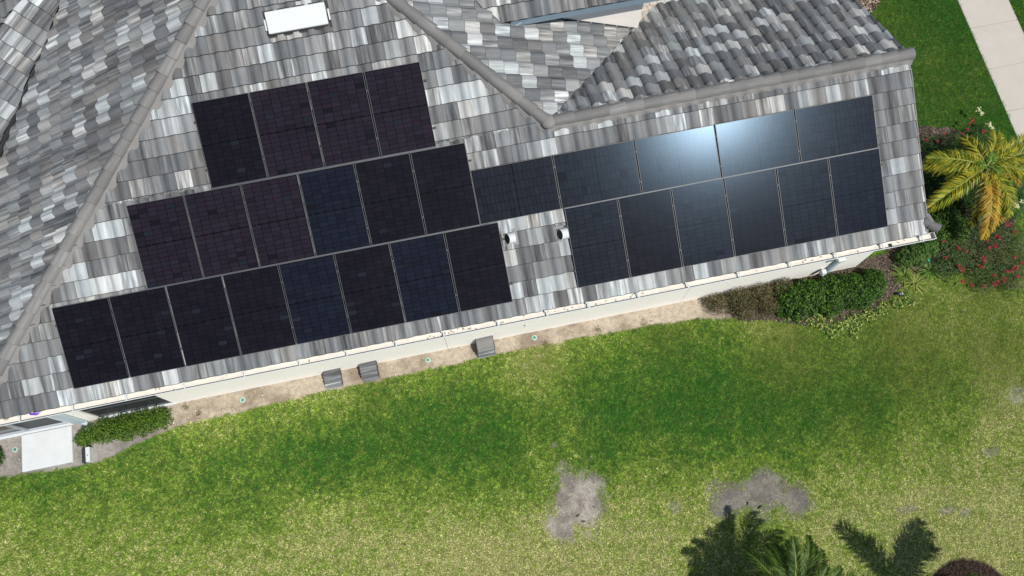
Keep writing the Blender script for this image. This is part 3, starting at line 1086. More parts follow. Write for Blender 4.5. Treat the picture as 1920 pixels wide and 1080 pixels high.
for px, py, lab in ((455, 750, 'green capped ring in the sand left of the leftmost tile stack'), (802, 675, 'green capped ring in the sand between tile stacks'),
                    (1002, 633, 'green capped ring in the sand right of the tallest tile stack'), (28, 843, 'green capped ring in the bed beside the white landing pad')):
    c = at(px, py, .02)
    e = empty('termite_station', (c[0], c[1], 0), lab, 'ground cap', 'green caps with pale rims set in the soil')
    mb = MB(); n = 20
    for j in range(n):
        a0, a1 = 2 * math.pi * j / n, 2 * math.pi * (j + 1) / n
        P_ = lambda a, r, z: (c[0] + r * math.cos(a), c[1] + r * math.sin(a), z)
        mb.poly([P_(a0, .042, .022), P_(a0, .062, .02), P_(a1, .062, .02), P_(a1, .042, .022)])
        mb.poly([P_(a0, .062, .02), P_(a0, .064, 0), P_(a1, .064, 0), P_(a1, .062, .02)])
    mb.build('rim', M['rim'], e)
    mb = MB(); mb.poly([(c[0] + .042 * math.cos(2 * math.pi * j / n), c[1] + .042 * math.sin(2 * math.pi * j / n), .018) for j in range(n)])
    for q in (0, 1): mb.box((c[0], c[1], .021), (.05, .008, .006), Matrix.Rotation(q * 1.57, 3, 'Z'))
    mb.build('cap', M['greencap'], e)
# purple foil thing lying in the gutter, and a brown scrap
c = at(66, 775, ZE - .06)
mb = MB()
pts = []
for j in range(14):
    t = 2 * math.pi * j / 14
    pts.append(Vector((c[0] + .11 * math.cos(t), c[1] + .045 * math.sin(t) + .012 * math.cos(3 * t), ZE - .045 + random.uniform(-.012, .02))))
cc = Vector((c[0], c[1], ZE + .005))
for j in range(14): mb.poly([cc, pts[j], pts[(j + 1) % 14]], False); mb.poly([cc - Vector((0, 0, .06)), pts[(j + 1) % 14], pts[j]], False)
e = empty('foil_balloon', tuple(cc), 'crumpled purple foil scrap lying in the gutter above the sliding door', 'foil scrap')
mb.build('foil', M['purple'], e, recalc=False)
MB().box(cc + Vector((-.02, .01, .006)), (.03, .018, .006)).build('white_mark', M['white'], e)
c = at(11, 785, ZE - .08)
mb = MB().tube([(c[0] - .05, c[1], ZE - .09), (c[0] - .02, c[1] + .01, ZE - .08), (c[0] + .02, c[1], ZE - .08), (c[0] + .05, c[1], ZE - .09)], [.012, .028, .026, .01], 8)
tag(mb.build('pine_cone', M['litter'], None), 'small brown cone lying in the gutter at the far left', 'cone')

# ------------------------------------------------------------------ ground colours
grassline = [(-60, 1.9), (-10.19, 1.62), (-9.66, 1.56), (-8.42, 1.47), (-7.66, 1.5), (-6.88, 1.74), (-5.96, 1.94), (-5.05, 1.98), (-2.94, 2.06), (1.6, 2.12),
             (4.34, 2.12), (6.26, 2.06), (7.49, 1.98), (8.92, 1.60), (9.92, 1.28), (11.0, 1.16), (11.62, 1.28), (12.2, 1.60), (12.79, 1.9), (13.6, 2.2), (14.2, 2.6), (15.1, 3.2), (15.9, 4.2), (15.9, 6), (16, 6.1), (60, 60)]
gx = np.array([g_[0] for g_ in grassline[:-1]] + [60.]); gy = np.array([g_[1] for g_ in grassline[:-1]] + [60.])


def vnoise(x, y, s, seed):
    """smooth value noise"""
    r = np.random.default_rng(seed).random((256, 256))
    u, v = x * s + 1000, y * s + 1000
    i, j = np.floor(u).astype(int), np.floor(v).astype(int)
    fu, fv = u - i, v - j
    fu = fu * fu * (3 - 2 * fu); fv = fv * fv * (3 - 2 * fv)
    g_ = lambda a, b: r[a % 256, b % 256]
    return (g_(i, j) * (1 - fu) + g_(i + 1, j) * fu) * (1 - fv) + (g_(i, j + 1) * (1 - fu) + g_(i + 1, j + 1) * fu) * fv


def fbm(x, y, s, seed, o=4):
    t, a, w = 0, 1.0, 0
    for k in range(o):
        t = t + a * vnoise(x, y, s * 2 ** k, seed + k); w += a; a *= .55
    return t / w


def pxw(px, py): return at(px, py, 0)[:2]


# dryness: where the lawn turns from deep green (0) to straw (1), read off the photograph and laid on the ground
DRY = [(0, 930, .40), (0, 1000, .55), (0, 1075, .62), (150, 900, .30), (150, 1000, .55), (300, 850, .25), (300, 930, .35), (300, 1020, .58), (450, 800, .55), (450, 850, .22), (450, 950, .32),
       (450, 1060, .68), (600, 740, .62), (600, 820, .15), (600, 880, .12), (600, 960, .62), (600, 1060, .72), (750, 730, .45), (750, 790, .10), (750, 860, .15), (750, 930, .55), (750, 1060, .75),
       (60, 900, .25), (200, 880, .42), (350, 790, .55), (900, 700, .45), (900, 780, .10), (900, 850, .10), (900, 900, .30), (900, 960, .70), (900, 1060, .92), (1010, 690, .68), (1050, 750, .22), (1030, 830, .30),
       (1050, 860, .45), (1050, 1050, .82), (1130, 680, .40), (1150, 740, .12), (1150, 820, .10), (1200, 870, .42), (1200, 940, .66), (1200, 1050, .75), (1280, 620, .35), (1300, 700, .10),
       (1300, 780, .05), (1300, 850, .30), (1300, 920, .66), (1300, 1000, .70), (1440, 630, .55), (1420, 700, .15), (1440, 780, .05), (1440, 840, .25), (1440, 900, .55), (1560, 640, .35),
       (1600, 700, .22), (1600, 760, .10), (1600, 830, .35), (1600, 900, .62), (1600, 970, .72), (1740, 620, .50), (1760, 700, .30), (1760, 770, .38), (1760, 850, .55), (1760, 950, .80),
       (1760, 1050, .80), (1880, 600, .50), (1880, 680, .52), (1900, 760, .75), (1880, 850, .68), (1880, 950, .80), (1880, 1060, .82), (1500, 560, .5),
       (1700, 50, .05), (1750, 150, .12), (1800, 230, .05), (1640, 60, .22), (1760, 20, .0), (1900, 60, .1)]
dq = np.array([list(pxw(a, b)) + [c] for a, b, c in DRY])
# where the green is deepest
OLIVE = np.array([list(pxw(a, b)) + [r, s] for a, b, r, s in [(1480, 650, 1.2, .8), (1700, 640, 1.6, .9), (1860, 660, 1.4, .9), (1850, 560, 1.3, .7), (1250, 620, .8, .5), (1010, 680, .6, .6),
                  (1600, 780, 1.0, .3), (700, 735, .8, .35), (1650, 50, 1.2, .4), (1750, 160, 1.5, .3)]])
PATCH = [(1082, 935, .74, .84, 0), (1050, 985, .45, .42, 0), (1110, 905, .42, .3, 0), (1055, 880, .22, .25, 0), (1370, 935, .60, .44, 1), (1430, 928, .78, .54, 1), (1490, 935, .42, .44, 1), (1268, 952, .17, .14, 1), (1860, 848, .24, .12, 1),
         (1812, 962, .20, .12, 1), (1912, 740, .30, .25, 0), (1700, 955, .28, .12, 1), (1780, 955, .2, .1, 1),
         (1040, 835, .07, .08, 0), (1120, 950, .3, .3, 1)]
pq = [(*pxw(a, b), rx, ry, t) for a, b, rx, ry, t in PATCH]
# beds of bare soil and mulch
def in_strip(x, y):
    w = np.interp(x, gx[:20], gy[:20])
    wob = .05 * (fbm(x, y * 0, 3.1, 5) - .5) * 2
    return (y > w + wob) & (x < 15.4) & (y < 2.7)


def bed_right(x, y):
    a = ((x - 14.2) / 2.0) ** 2 + ((y - 3.9) / 2.15) ** 2 + .5 * (fbm(x, y, 1.2, 40) - .5)
    return (a < 1) & (x > 11.4) & ((y > 1.9) | (x < 13))


mulch_top = at(1612, 8, 0)[:2]
mulch_bot = at(1820, 1128, 0)[:2]


def fields(x, y):
    wsum, s_ = 0, 0
    for a, b_, c in dq:
        d2 = (x - a) ** 2 + (y - b_) ** 2
        w = np.exp(-d2 / .55) + 1e-4 / (1 + d2)
        s_ = s_ + w * c; wsum = wsum + w
    dry = s_ / wsum
    dry = dry + .26 * (fbm(x, y, 1.5, 60, 5) - .5) + .40 * (fbm(x, y, 7, 80, 3) - .5)
    ol = np.zeros_like(x)
    for a, b_, r, s_ in OLIVE: ol = np.maximum(ol, s_ * np.exp(-((x - a) ** 2 + (y - b_) ** 2) / r ** 2))
    bare = np.zeros_like(x); kind = np.zeros_like(x)
    nz = (fbm(x, y, 2.6, 90, 5) - .5) + .55 * (fbm(x, y, 13, 95, 3) - .5)
    for a, b_, rx, ry, t in pq:
        d = np.sqrt(((x - a) / rx) ** 2 + ((y - b_) / ry) ** 2) + 1.1 * nz
        v = np.clip((1.12 - d) / .50, 0, 1) * (1 if rx > .37 else .62)
        kind = np.where(v > bare, t, kind); bare = np.maximum(bare, v)
    strip = in_strip(x, y)
    bed = bed_right(x, y) | ((x > 8.1 + 1.2 * nz) & (x < 13.6) & strip)
    m1 = ((x - mulch_top[0]) / .65) ** 2 + ((y - mulch_top[1] - .25) / .62) ** 2 + .5 * nz < 1
    m2 = ((x - mulch_bot[0]) / .98) ** 2 + ((y - mulch_bot[1]) / .92) ** 2 < 1
    walk = (x > 17.03 + .03 * nz) & (x < 18.41)
    pav = (x > 6.8) & (x < 11.6) & (y > 9.0)
    inside = (y > 2.6) & (x < 11.5)
    return dry, ol, bare, kind, strip, bed, m1, m2, walk, pav, inside


def grid_coords(lo, hi, step, far):
    mid = np.arange(lo, hi, step)
    return np.concatenate([[-far, -far / 4, lo - 12, lo - 3], mid, [hi + 3, hi + 12, far / 4, far]])


gxs = grid_coords(-11.5, 20.5, .06, 900); gys = grid_coords(-7, 12.5, .06, 900)
GX, GY = np.meshgrid(gxs, gys)
f_ = fields(GX, GY)
dry, ol, bare, kind, strip, bed, m1, m2, walk, pav, inside = f_
col = np.zeros(GX.shape + (3,))
mix = lambda a, b, t: np.asarray(a) * (1 - t[..., None]) + np.asarray(b) * t[..., None]
col = mix((.030, .070, .010), (.19, .19, .07), np.clip(dry, 0, 1))
bn = np.clip((fbm(GX, GY, 3.2, 140, 4) - .42) * 5, 0, 1)
col = mix(col, mix(mix((.34, .31, .265), (.19, .17, .145), bn), mix((.20, .187, .162), (.14, .13, .113), bn), kind), bare)
nn = fbm(GX, GY, 1.7, 120, 4)
sand = mix((.41, .35, .27), (.25, .20, .15), np.clip((nn - .45) * 4, 0, 1))
grey = mix((.30, .275, .25), (.20, .185, .165), np.clip((nn - .45) * 4, 0, 1))
sandm = mix(grey, sand, np.clip((GX + 7.2) / 1.6, 0, 1))
col = np.where(strip[..., None], sandm, col)
mul = mix((.115, .09, .07), (.06, .048, .038), np.clip((nn - .4) * 4, 0, 1))
col = np.where(bed[..., None], mul, col)
col = np.where((m1 | m2)[..., None], np.array((.06, .042, .033)), col)
col = np.where((walk)[..., None], np.array((.2, .17, .13)), col)
col = np.where((pav)[..., None], np.array((.25, .21, .16)), col)
ny, nx = GX.shape
hz = .012 * (fbm(GX, GY, 6, 130, 3) - .5) * (strip | bed)
hz = hz + .20 * np.clip(1 - ((GX - mulch_bot[0]) / 1.0) ** 2 - ((GY - mulch_bot[1]) / .95) ** 2, 0, 1) ** .7
hz = np.where(bed, hz + .02, hz)
V = np.stack([GX, GY, hz], -1).reshape(-1, 3)
idx = np.arange(nx * ny).reshape(ny, nx)
Fq = np.stack([idx[:-1, :-1], idx[:-1, 1:], idx[1:, 1:], idx[1:, :-1]], -1).reshape(-1, 4)
me = bpy.data.meshes.new('ground')
me.vertices.add(len(V)); me.vertices.foreach_set('co', V.reshape(-1).astype(np.float32))
me.loops.add(Fq.size); me.loops.foreach_set('vertex_index', Fq.reshape(-1).astype(np.int32))
me.polygons.add(len(Fq)); me.polygons.foreach_set('loop_start', (np.arange(len(Fq)) * 4).astype(np.int32))
me.polygons.foreach_set('loop_total', np.full(len(Fq), 4, dtype=np.int32))
at_ = me.attributes.new('tint', 'FLOAT_COLOR', 'POINT')
c4 = np.ones((len(V), 4), np.float32); c4[:, :3] = col.reshape(-1, 3)
at_.data.foreach_set('color', c4.reshape(-1))
me.update(calc_edges=True)
tag(link('ground', me, None, M['ground']), kind='structure')

# ------------------------------------------------------------------ grass blades
CLEAR_DISC = [(-8.1, 2.2, .3)]


LX0, LY0, LST = -11.6, -6.6, .035
_lx = np.arange(LX0, 20.6, LST); _ly = np.arange(LY0, 12.5, LST)
_LX, _LY = np.meshgrid(_lx, _ly)
_LF = [np.asarray(q) for q in fields(_LX, _LY)]


def look(x, y):
    i = np.clip(((x - LX0) / LST + rng.uniform(0, 1, len(x))).astype(int), 0, len(_lx) - 1)
    j = np.clip(((y - LY0) / LST + rng.uniform(0, 1, len(x))).astype(int), 0, len(_ly) - 1)
    return [q[j, i] for q in _LF]


def make_grass(nb=1900000):
    # sample over the visible lawn
    x = rng.uniform(-11.3, 20.3, nb * 5 // 2); y = rng.uniform(-6.4, 12.2, nb * 5 // 2)
    P = np.stack([x, y, np.zeros_like(x)], -1) - CAM
    z = P @ FWD; X = 960 + F_PX * (P @ RGT) / z; Y = 540 - F_PX * (P @ UPV) / z
    ok = (X > -150) & (X < 2070) & (Y > -150) & (Y < 1230)
    ok &= ~((y > 2.62) & (x < 11.5))
    x, y = x[ok], y[ok]
    dry, ol, bare, kind, strip, bed, m1, m2, walk, pav, inside = look(x, y)
    nrm = np.clip(dry, 0, 1)
    keep = rng.random(len(x)) < (1 - bare * .985) * (1 - .38 * nrm)
    keep &= ~(strip | bed | m1 | m2 | walk | pav)
    keep &= ~((x > -9.66) & (x < -8.38) & (y > 1.58))
    a = (x, y, dry, ol, bare)
    x, y, dry, ol, bare = [q[keep] for q in a]
    print('blades available', len(x))
    if len(x) > nb: x, y, dry, ol, bare = [q[:nb] for q in (x, y, dry, ol, bare)]
    n = len(x)
    r = rng.random(n)
    clump = fbm(x, y, 24, 200, 2)
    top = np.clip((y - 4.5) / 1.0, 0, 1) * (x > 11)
    green = np.stack([.030 + .030 * r, .130 + .085 * r, .018 + .013 * r], -1)
    yel = np.stack([.23 + .12 * r, .375 + .13 * r, .036 + .022 * r], -1)
    straw = np.stack([.60 + .35 * r, .54 + .28 * r, .28 + .20 * r], -1)
    olive = np.stack([.125 + .06 * r, .190 + .06 * r, .026 + .015 * r], -1)
    d = np.clip(dry + .5 * (clump - .5) + rng.normal(0, .13, n), 0, 1.2)
    t1 = np.clip((d - .20) / .36, 0, 1)[:, None]
    c = green * (1 - t1) + yel * t1
    t2 = (d > .62 + .12 * rng.random(n)) & (rng.random(n) < .58)
    c = np.where(t2[:, None], straw, c)
    t3 = (ol * .8 * (.5 + clump))[:, None] * .9
    c = c * (1 - t3) + olive * t3
    br = (rng.random(n) < .05 + .10 * ol)
    c = np.where(br[:, None], np.stack([.20 + .1 * r, .13 + .07 * r, .06 + .03 * r], -1), c)
    clump2 = fbm(x + 3, y - 7, 14, 230, 2)
    c = c * ((.36 + .80 * clump + .46 * clump2) * rng.uniform(.62, 1.4, n))[:, None]
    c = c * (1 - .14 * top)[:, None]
    L_ = rng.uniform(.028, .056, n) * (1 - .25 * np.clip(dry, 0, 1))
    W_ = rng.uniform(.0055, .0105, n)
    az = rng.uniform(0, 2 * math.pi, n)
    el = np.clip(rng.normal(.62, .30, n), .08, 1.4)
    dirh = np.stack([np.cos(az), np.sin(az)], -1)
    tip = np.stack([x + dirh[:, 0] * L_ * np.cos(el), y + dirh[:, 1] * L_ * np.cos(el), .004 + L_ * np.sin(el) + .012 * (clump - .3)], -1)
    b0 = np.stack([x - dirh[:, 1] * W_ / 2, y + dirh[:, 0] * W_ / 2, np.full(n, .004)], -1)
    b1 = np.stack([x + dirh[:, 1] * W_ / 2, y - dirh[:, 0] * W_ / 2, np.full(n, .004)], -1)
    Vv = np.stack([b0, b1, tip], 1)
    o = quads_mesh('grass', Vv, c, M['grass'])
    tag(o, kind='stuff')
    return o


make_grass()

# ------------------------------------------------------------------ sidewalk slabs and pavers
walk_e = empty('sidewalk', (17.72, 4, 0), kind='structure')
ys = [8.67 + 1.345 * k for k in range(-9, 4)]
me0 = None
for k, y0 in enumerate(ys):
    mb = MB().span((17.0, y0 + .003, -.08), (18.43, y0 + 1.345 - .003, .016 + .002 * (k % 2)))
    mb.build('slab', M['concrete'], walk_e, bevel=.008)
pav_e = empty('paver_walk', (9, 11, 0), kind='structure')
pms = []
for w_, l_ in ((.30, .15), (.30, .30), (.15, .15), (.22, .30)):
    for m_ in ('paver', 'paver2'):
        mb = MB().box((0, 0, 0), (w_ - .010, l_ - .010, .06))
        me_ = mb.mesh('paver'); bm = bmesh.new(); bm.from_mesh(me_)
        bmesh.ops.bevel(bm, geom=bm.edges[:], offset=.006, segments=1, affect='EDGES'); bmesh.ops.recalc_face_normals(bm, faces=bm.faces)
        bm.to_mesh(me_); bm.free(); me_.materials.append(M[m_]); pms.append((w_, l_, me_))
y = 9.30
cnt = 0
while y < 12.6:
    l_ = random.choice((.15, .30, .30))
    x = 6.85 + random.uniform(0, .1)
    while x < 11.3:
        opts = [p for p in pms if abs(p[1] - l_) < .001]
        w_, _, me_ = random.choice(opts)
        X, Y = to_px((x + w_ / 2, y + l_ / 2, 0.03))
        if Y > -60 and cnt < 290:
            o = bpy.data.objects.new('paver', me_); COL.objects.link(o); o.parent = pav_e
            o.matrix_basis = mwi(pav_e) @ Matrix.Translation((x + w_ / 2, y + l_ / 2, .005 + random.uniform(-.002, .002)))
            cnt += 1
        x += w_
    y += l_


# ------------------------------------------------------------------ plants
def leaf_quads(C_, nrm, L_, W_, az, fold=0.0):
    """pointed four-corner leaves"""
    n = len(C_)
    nrm = nrm / np.linalg.norm(nrm, axis=1, keepdims=True)
    ref = np.stack([np.cos(az), np.sin(az), np.zeros(n)], -1)
    t = ref - (ref * nrm).sum(1, keepdims=True) * nrm
    t /= np.linalg.norm(t, axis=1, keepdims=True) + 1e-9
    b = np.cross(nrm, t)
    L2, W2 = L_[:, None], W_[:, None]
    return np.stack([C_ - t * L2 * .5, C_ - t * L2 * .05 + b * W2 * .5, C_ + t * L2 * .5, C_ - t * L2 * .05 - b * W2 * .5], 1)


def pal(cols, n):
    cols = np.array(cols); i = rng.integers(0, len(cols), n)
    return cols[i] * rng.uniform(.75, 1.25, (n, 1))


def shrub(name, label, cat, footprint, h, n, leaf, cols, group=None, stems=12, gap=.35, top_bias=.6, flat=.6, flowers=None, lean=None, hmap=None):
    """footprint: list of (x,y,r,hscale) lobes; leaves fill the volume towards its skin"""
    lob = np.array(footprint)
    e = empty(name, (lob[:, 0].mean(), lob[:, 1].mean(), 0), label, cat, group)
    w = lob[:, 2] ** 2; w = w / w.sum()
    k = rng.choice(len(lob), n * 2, p=w)
    th = rng.uniform(0, 2 * math.pi, n * 2); ph = np.arccos(rng.uniform(0, 1, n * 2))
    rad = rng.uniform(0, 1, n * 2) ** (1 / (1 + 3 * top_bias))
    dx, dy, dz = np.sin(ph) * np.cos(th), np.sin(ph) * np.sin(th), np.cos(ph)
    lump = .80 + .42 * fbm(lob[k, 0] + dx, lob[k, 1] + dy, 4.0, 300 + len(name), 3)
    x = lob[k, 0] + dx * rad * lob[k, 2] * lump; y = lob[k, 1] + dy * rad * lob[k, 2] * lump
    z = dz * rad * h * lob[k, 3] * lump + .03
    g_ = fbm(x * 1.0, y + z * 1.7, 9.0, 320, 2)
    ok = g_ > gap - .1
    ok &= ~((y > WALL_Y - .03) & (x < WALL_X + .02))
    x, y, z, dx, dy, dz, g_ = [q[ok][:n] for q in (x, y, z, dx, dy, dz, g_)]
    m = len(x)
    C_ = np.stack([x, y, z], -1)
    nr = np.stack([dx * .6, dy * .6, dz + flat], -1) + rng.normal(0, .45, (m, 3))
    nr[:, 2] = np.abs(nr[:, 2]) + .05
    Ll = leaf[0] * rng.uniform(.6, 1.3, m); Wl = leaf[1] * rng.uniform(.7, 1.2, m)
    Q = leaf_quads(C_, nr, Ll, Wl, rng.uniform(0, 6.28, m))
    quads_mesh('foliage', Q, pal(cols, m), M['leaf'], e)
    mb = MB()
    for _ in range(stems):
        q = lob[rng.integers(len(lob))]
        a = rng.uniform(0, 6.28); r = rng.uniform(.2, .85) * q[2]
        b0 = Vector((q[0] + .12 * math.cos(a) * q[2], q[1] + .12 * math.sin(a) * q[2], 0))
        b2 = Vector((q[0] + r * math.cos(a), min(q[1] + r * math.sin(a), WALL_Y - .05) if q[0] < WALL_X else q[1] + r * math.sin(a), h * q[3] * .75))
        mb.tube([b0, (b0 + b2) / 2 + Vector((0, 0, .06)), b2], [.009, .007, .004], 5)
    mb.build('stems', M['wood'], e)
    if flowers:
        for (fx, fy, fz, cols_, fr) in flowers:
            nf = 26
            cc_ = np.array([fx, fy, fz]) + rng.normal(0, fr * .45, (nf, 3)) * np.array([1, 1, .5])
            Qf = leaf_quads(cc_, rng.normal(0, .5, (nf, 3)) + np.array([0, 0, 1]), np.full(nf, fr * .75), np.full(nf, fr * .55), rng.uniform(0, 6.28, nf))
            quads_mesh('flower', Qf, pal(cols_, nf), M['leaf'], e)
    return e


G_DARK = [(.018, .048, .006), (.030, .080, .008), (.045, .110, .010), (.075, .155, .014), (.012, .030, .005)]
G_MID = [(.045, .10, .02), (.07, .14, .025), (.035, .08, .018), (.10, .17, .03)]
G_LIGHT = [(.20, .28, .04), (.32, .38, .08), (.42, .45, .15), (.08, .16, .02), (.05, .10, .015)]
G_BROWN = [(.05, .055, .02), (.085, .075, .03), (.15, .115, .06), (.055, .085, .02), (.22, .17, .09), (.03, .028, .015)]


def lobes(pts, z=0.0):
    return [(*at(px, py, z)[:2], r, hs) for px, py, r, hs in pts]


# hedge by the right-hand part of the wall
shrub('hedge', 'dense dark green clipped hedge in the bed under the right part of the eave', 'hedge',
      lobes([(1480, 560, .42, .92), (1520, 553, .46, 1), (1560, 546, .46, 1), (1600, 541, .46, 1), (1640, 528, .40, .92), (1500, 575, .3, .8), (1560, 566, .34, .85), (1620, 552, .34, .85)], .35),
      .62, 17000, (.060, .036), G_DARK, top_bias=1.2, gap=.28, flat=.9)
shrub('wispy_shrub', 'wispy brownish shrub with thin twigs left of the hedge', 'shrub',
      lobes([(1345, 562, .34, .75), (1385, 555, .42, .95), (1425, 548, .42, 1.0), (1465, 535, .36, 1.0), (1445, 570, .3, .8), (1400, 575, .3, .7)], .35),
      .60, 7500, (.075, .013), G_BROWN, stems=60, gap=.36, flat=.3)
shrub('low_shrub', 'long low green shrub beneath the tall window at lower left', 'shrub',
      lobes([(165, 813, .26, .8), (195, 806, .34, .95), (230, 800, .36, 1), (265, 790, .36, 1), (297, 783, .30, .9), (150, 822, .2, .6)], .25),
      .52, 8500, (.058, .018), [(.018, .045, .006), (.05, .11, .012), (.09, .17, .016), (.13, .22, .022)], gap=.30, stems=14)
shrub('corner_bush', 'dark green bush cut off by the left border near the landing pad', 'bush',
      lobes([(-22, 858, .30, 1)], .2), .5, 2200, (.06, .02), G_DARK, gap=.3)
shrub('palm_underplanting', 'dark leafy underplanting in the shade between the gable end and the palm', 'bush',
      lobes([(1742, 325, .40, .9), (1762, 350, .42, .9), (1775, 380, .36, .9), (1800, 360, .4, .8), (1830, 340, .4, .8), (1760, 295, .36, .8), (1830, 380, .4, .8), (1870, 330, .4, .8), (1800, 320, .4, .8)], .2), .42, 9000, (.055, .026), [(.016, .045, .010), (.022, .06, .013), (.035, .08, .018)], gap=.40)
shrub('bed_plant', 'loose green leafy plant right of the gutter end by the sapling', 'bush',
      lobes([(1775, 470, .36, .9), (1790, 490, .36, .9), (1770, 500, .3, .7), (1752, 448, .3, .8)], .2), .45, 3600, (.065, .018), [(.03, .075, .018), (.05, .10, .025), (.09, .12, .035)], gap=.42)
shrub('gutter_bush', 'bright green bush under the gutter end at the house corner', 'bush',
      lobes([(1722, 472, .34, 1), (1700, 480, .26, .8), (1745, 462, .26, .85)], .3), .55, 4200, (.055, .032), G_MID, gap=.3)
shrub('corner_bush', 'leafy green bush between the golden palm and the house corner', 'bush',
      lobes([(1778, 405, .42, 1), (1800, 425, .40, .9), (1760, 420, .3, .8), (1770, 440, .3, .7)], .4), .62, 5200, (.06, .03), G_MID + G_DARK, gap=.3)
tag(shrub('ground_cover', None, None, lobes([(1455, 582, .2, 1), (1475, 592, .2, 1), (1497, 600, .18, 1), (1520, 606, .2, 1), (1545, 607, .24, 1), (1560, 618, .26, 1), (1580, 606, .26, 1), (1605, 599, .24, 1), (1630, 590, .22, 1), (1655, 579, .22, 1), (1680, 570, .2, 1), (1700, 562, .2, 1), (1535, 592, .16, 1), (1445, 574, .14, 1), (1600, 620, .2, 1)]),
          .09, 2100, (.080, .032), G_LIGHT + G_MID[:2], stems=2, gap=.50, flat=1.0, top_bias=.1), kind='stuff')
RED = [(.34, .025, .045), (.42, .05, .075), (.24, .018, .03)]
WHT = [(.70, .68, .42), (.75, .74, .55), (.62, .60, .35)]


def fl(pts, cols, z, r):
    return [(*at(px, py, z)[:2], z, cols, r * s_) for px, py, s_ in pts]


shrub('flowering_shrub', 'sprawling low shrub with red flower heads below the palm at the right edge', 'flowering shrub',
      lobes([(1830, 430, .5, .9), (1870, 440, .5, .9), (1905, 450, .5, .9), (1830, 480, .52, 1), (1875, 490, .55, 1), (1915, 490, .5, .9), (1850, 520, .42, .7), (1900, 525, .4, .7), (1800, 465, .4, .8)], .3),
      .50, 12500, (.062, .014), [(.035, .085, .022), (.055, .11, .03), (.09, .13, .04), (.13, .12, .05)], stems=30, gap=.40, flat=.5,
      flowers=fl([(1891, 421, 1.2), (1870, 444, 1.3), (1867, 462, 1), (1852, 452, .8), (1856, 465, .9), (1903, 482, .8), (1843, 485, 1.1), (1840, 500, 1), (1845, 491, .9), (1800, 500, .9), (1805, 507, .9),
                  (1905, 502, 1.1), (1898, 508, 1), (1882, 525, 1), (1870, 531, 1.1), (1864, 534, .9), (1910, 519, .9), (1822, 534, .8), (1845, 537, .8), (1804, 528, .9), (1879, 412, .8), (1853, 435, .9), (1889, 508, .7), (1768, 452, .8),
                  (1798, 464, .8), (1812, 471, .7), (1773, 483, .8), (1917, 493, .7), (1863, 517, .7), (1905, 434, .7)], RED, .42, .060))
shrub('flowering_shrub', 'flowering shrub with white and red heads above the palm by the lawn', 'flowering shrub',
      lobes([(1750, 270, .36, .8), (1790, 268, .40, .9), (1825, 258, .40, .9), (1850, 245, .36, .8), (1880, 280, .42, .9), (1905, 300, .4, .9), (1740, 300, .36, .8), (1905, 350, .4, .9), (1900, 385, .36, .8)], .3),
      .50, 9000, (.070, .014), [(.030, .08, .02), (.05, .11, .028), (.04, .09, .02)], stems=24, gap=.42, flat=.5,
      flowers=fl([(1824, 226, 1.1), (1818, 233, .8), (1814, 243, .9), (1770, 250, .6), (1738, 262, 1), (1758, 264, .8), (1846, 246, 1), (1805, 250, .7)], RED, .42, .055) +
              fl([(1835, 206, 1.1), (1841, 213, .8), (1855, 233, 1), (1860, 240, .8), (1892, 283, 1.2), (1889, 290, .8), (1907, 387, .9), (1916, 378, .8)], WHT, .45, .065))


def strap_plant(px, py, label, n=90, L0=.42, cols=((.22, .30, .05), (.40, .42, .12), (.12, .22, .04)), h=.0, name='strap_leaf_plant'):
    c = at(px, py, h)
    e = empty(name, (c[0], c[1], 0), label, 'plant', 'strap-leaved plants in the right-hand bed')
    Q = []; cl = []
    for k in range(n):
        a = rng.uniform(0, 6.28); ln = L0 * rng.uniform(.6, 1.1); el = rng.uniform(.35, 1.3)
        d = np.array([math.cos(a), math.sin(a)]); w = .011
        pts = []
        for s_ in np.linspace(0, 1, 5):
            r = ln * s_ * math.cos(el) * (1 + .3 * s_); z = .02 + ln * s_ * math.sin(el) * (1 - .62 * s_)
            pts.append((c[0] + d[0] * r, c[1] + d[1] * r, z))
        sd = np.array([-d[1], d[0], 0])
        cc_ = np.array(cols[rng.integers(len(cols))]) * rng.uniform(.8, 1.2)
        for i in range(4):
            w0, w1 = w * (1 - (i / 4) ** 2 * .7), w * (1 - ((i + 1) / 4) ** 2 * .95)
            p0, p1 = np.array(pts[i]), np.array(pts[i + 1])
            Q.append([p0 - sd * w0, p0 + sd * w0, p1 + sd * w1, p1 - sd * w1]); cl.append(cc_)
    quads_mesh('leaves', np.array(Q), np.array(cl), M['palm_leaf'], e)
    MB().tube([(c[0], c[1], 0), (c[0], c[1], .05)], [.04, .03], 7).build('crown_base', M['palm_trunk'], e)


strap_plant(1693, 518, 'yellow-green strap-leaved plant beside the right end of the hedge', 120, .40, ((.14, .22, .035), (.26, .30, .07), (.08, .15, .025)))
strap_plant(1712, 533, 'brightest yellow striped strap-leaved plant near the spotlight', 80, .36, ((.28, .32, .07), (.38, .40, .11), (.16, .22, .04)))
strap_plant(1742, 508, 'green strap-leaved plant under the staked sapling', 110, .40, ((.10, .2, .04), (.2, .28, .05), (.06, .14, .03)))
strap_plant(1905, 370, 'fine dark green grassy plant at the right border below the palm', 130, .5, ((.04, .12, .03), (.05, .15, .04), (.03, .09, .02)))
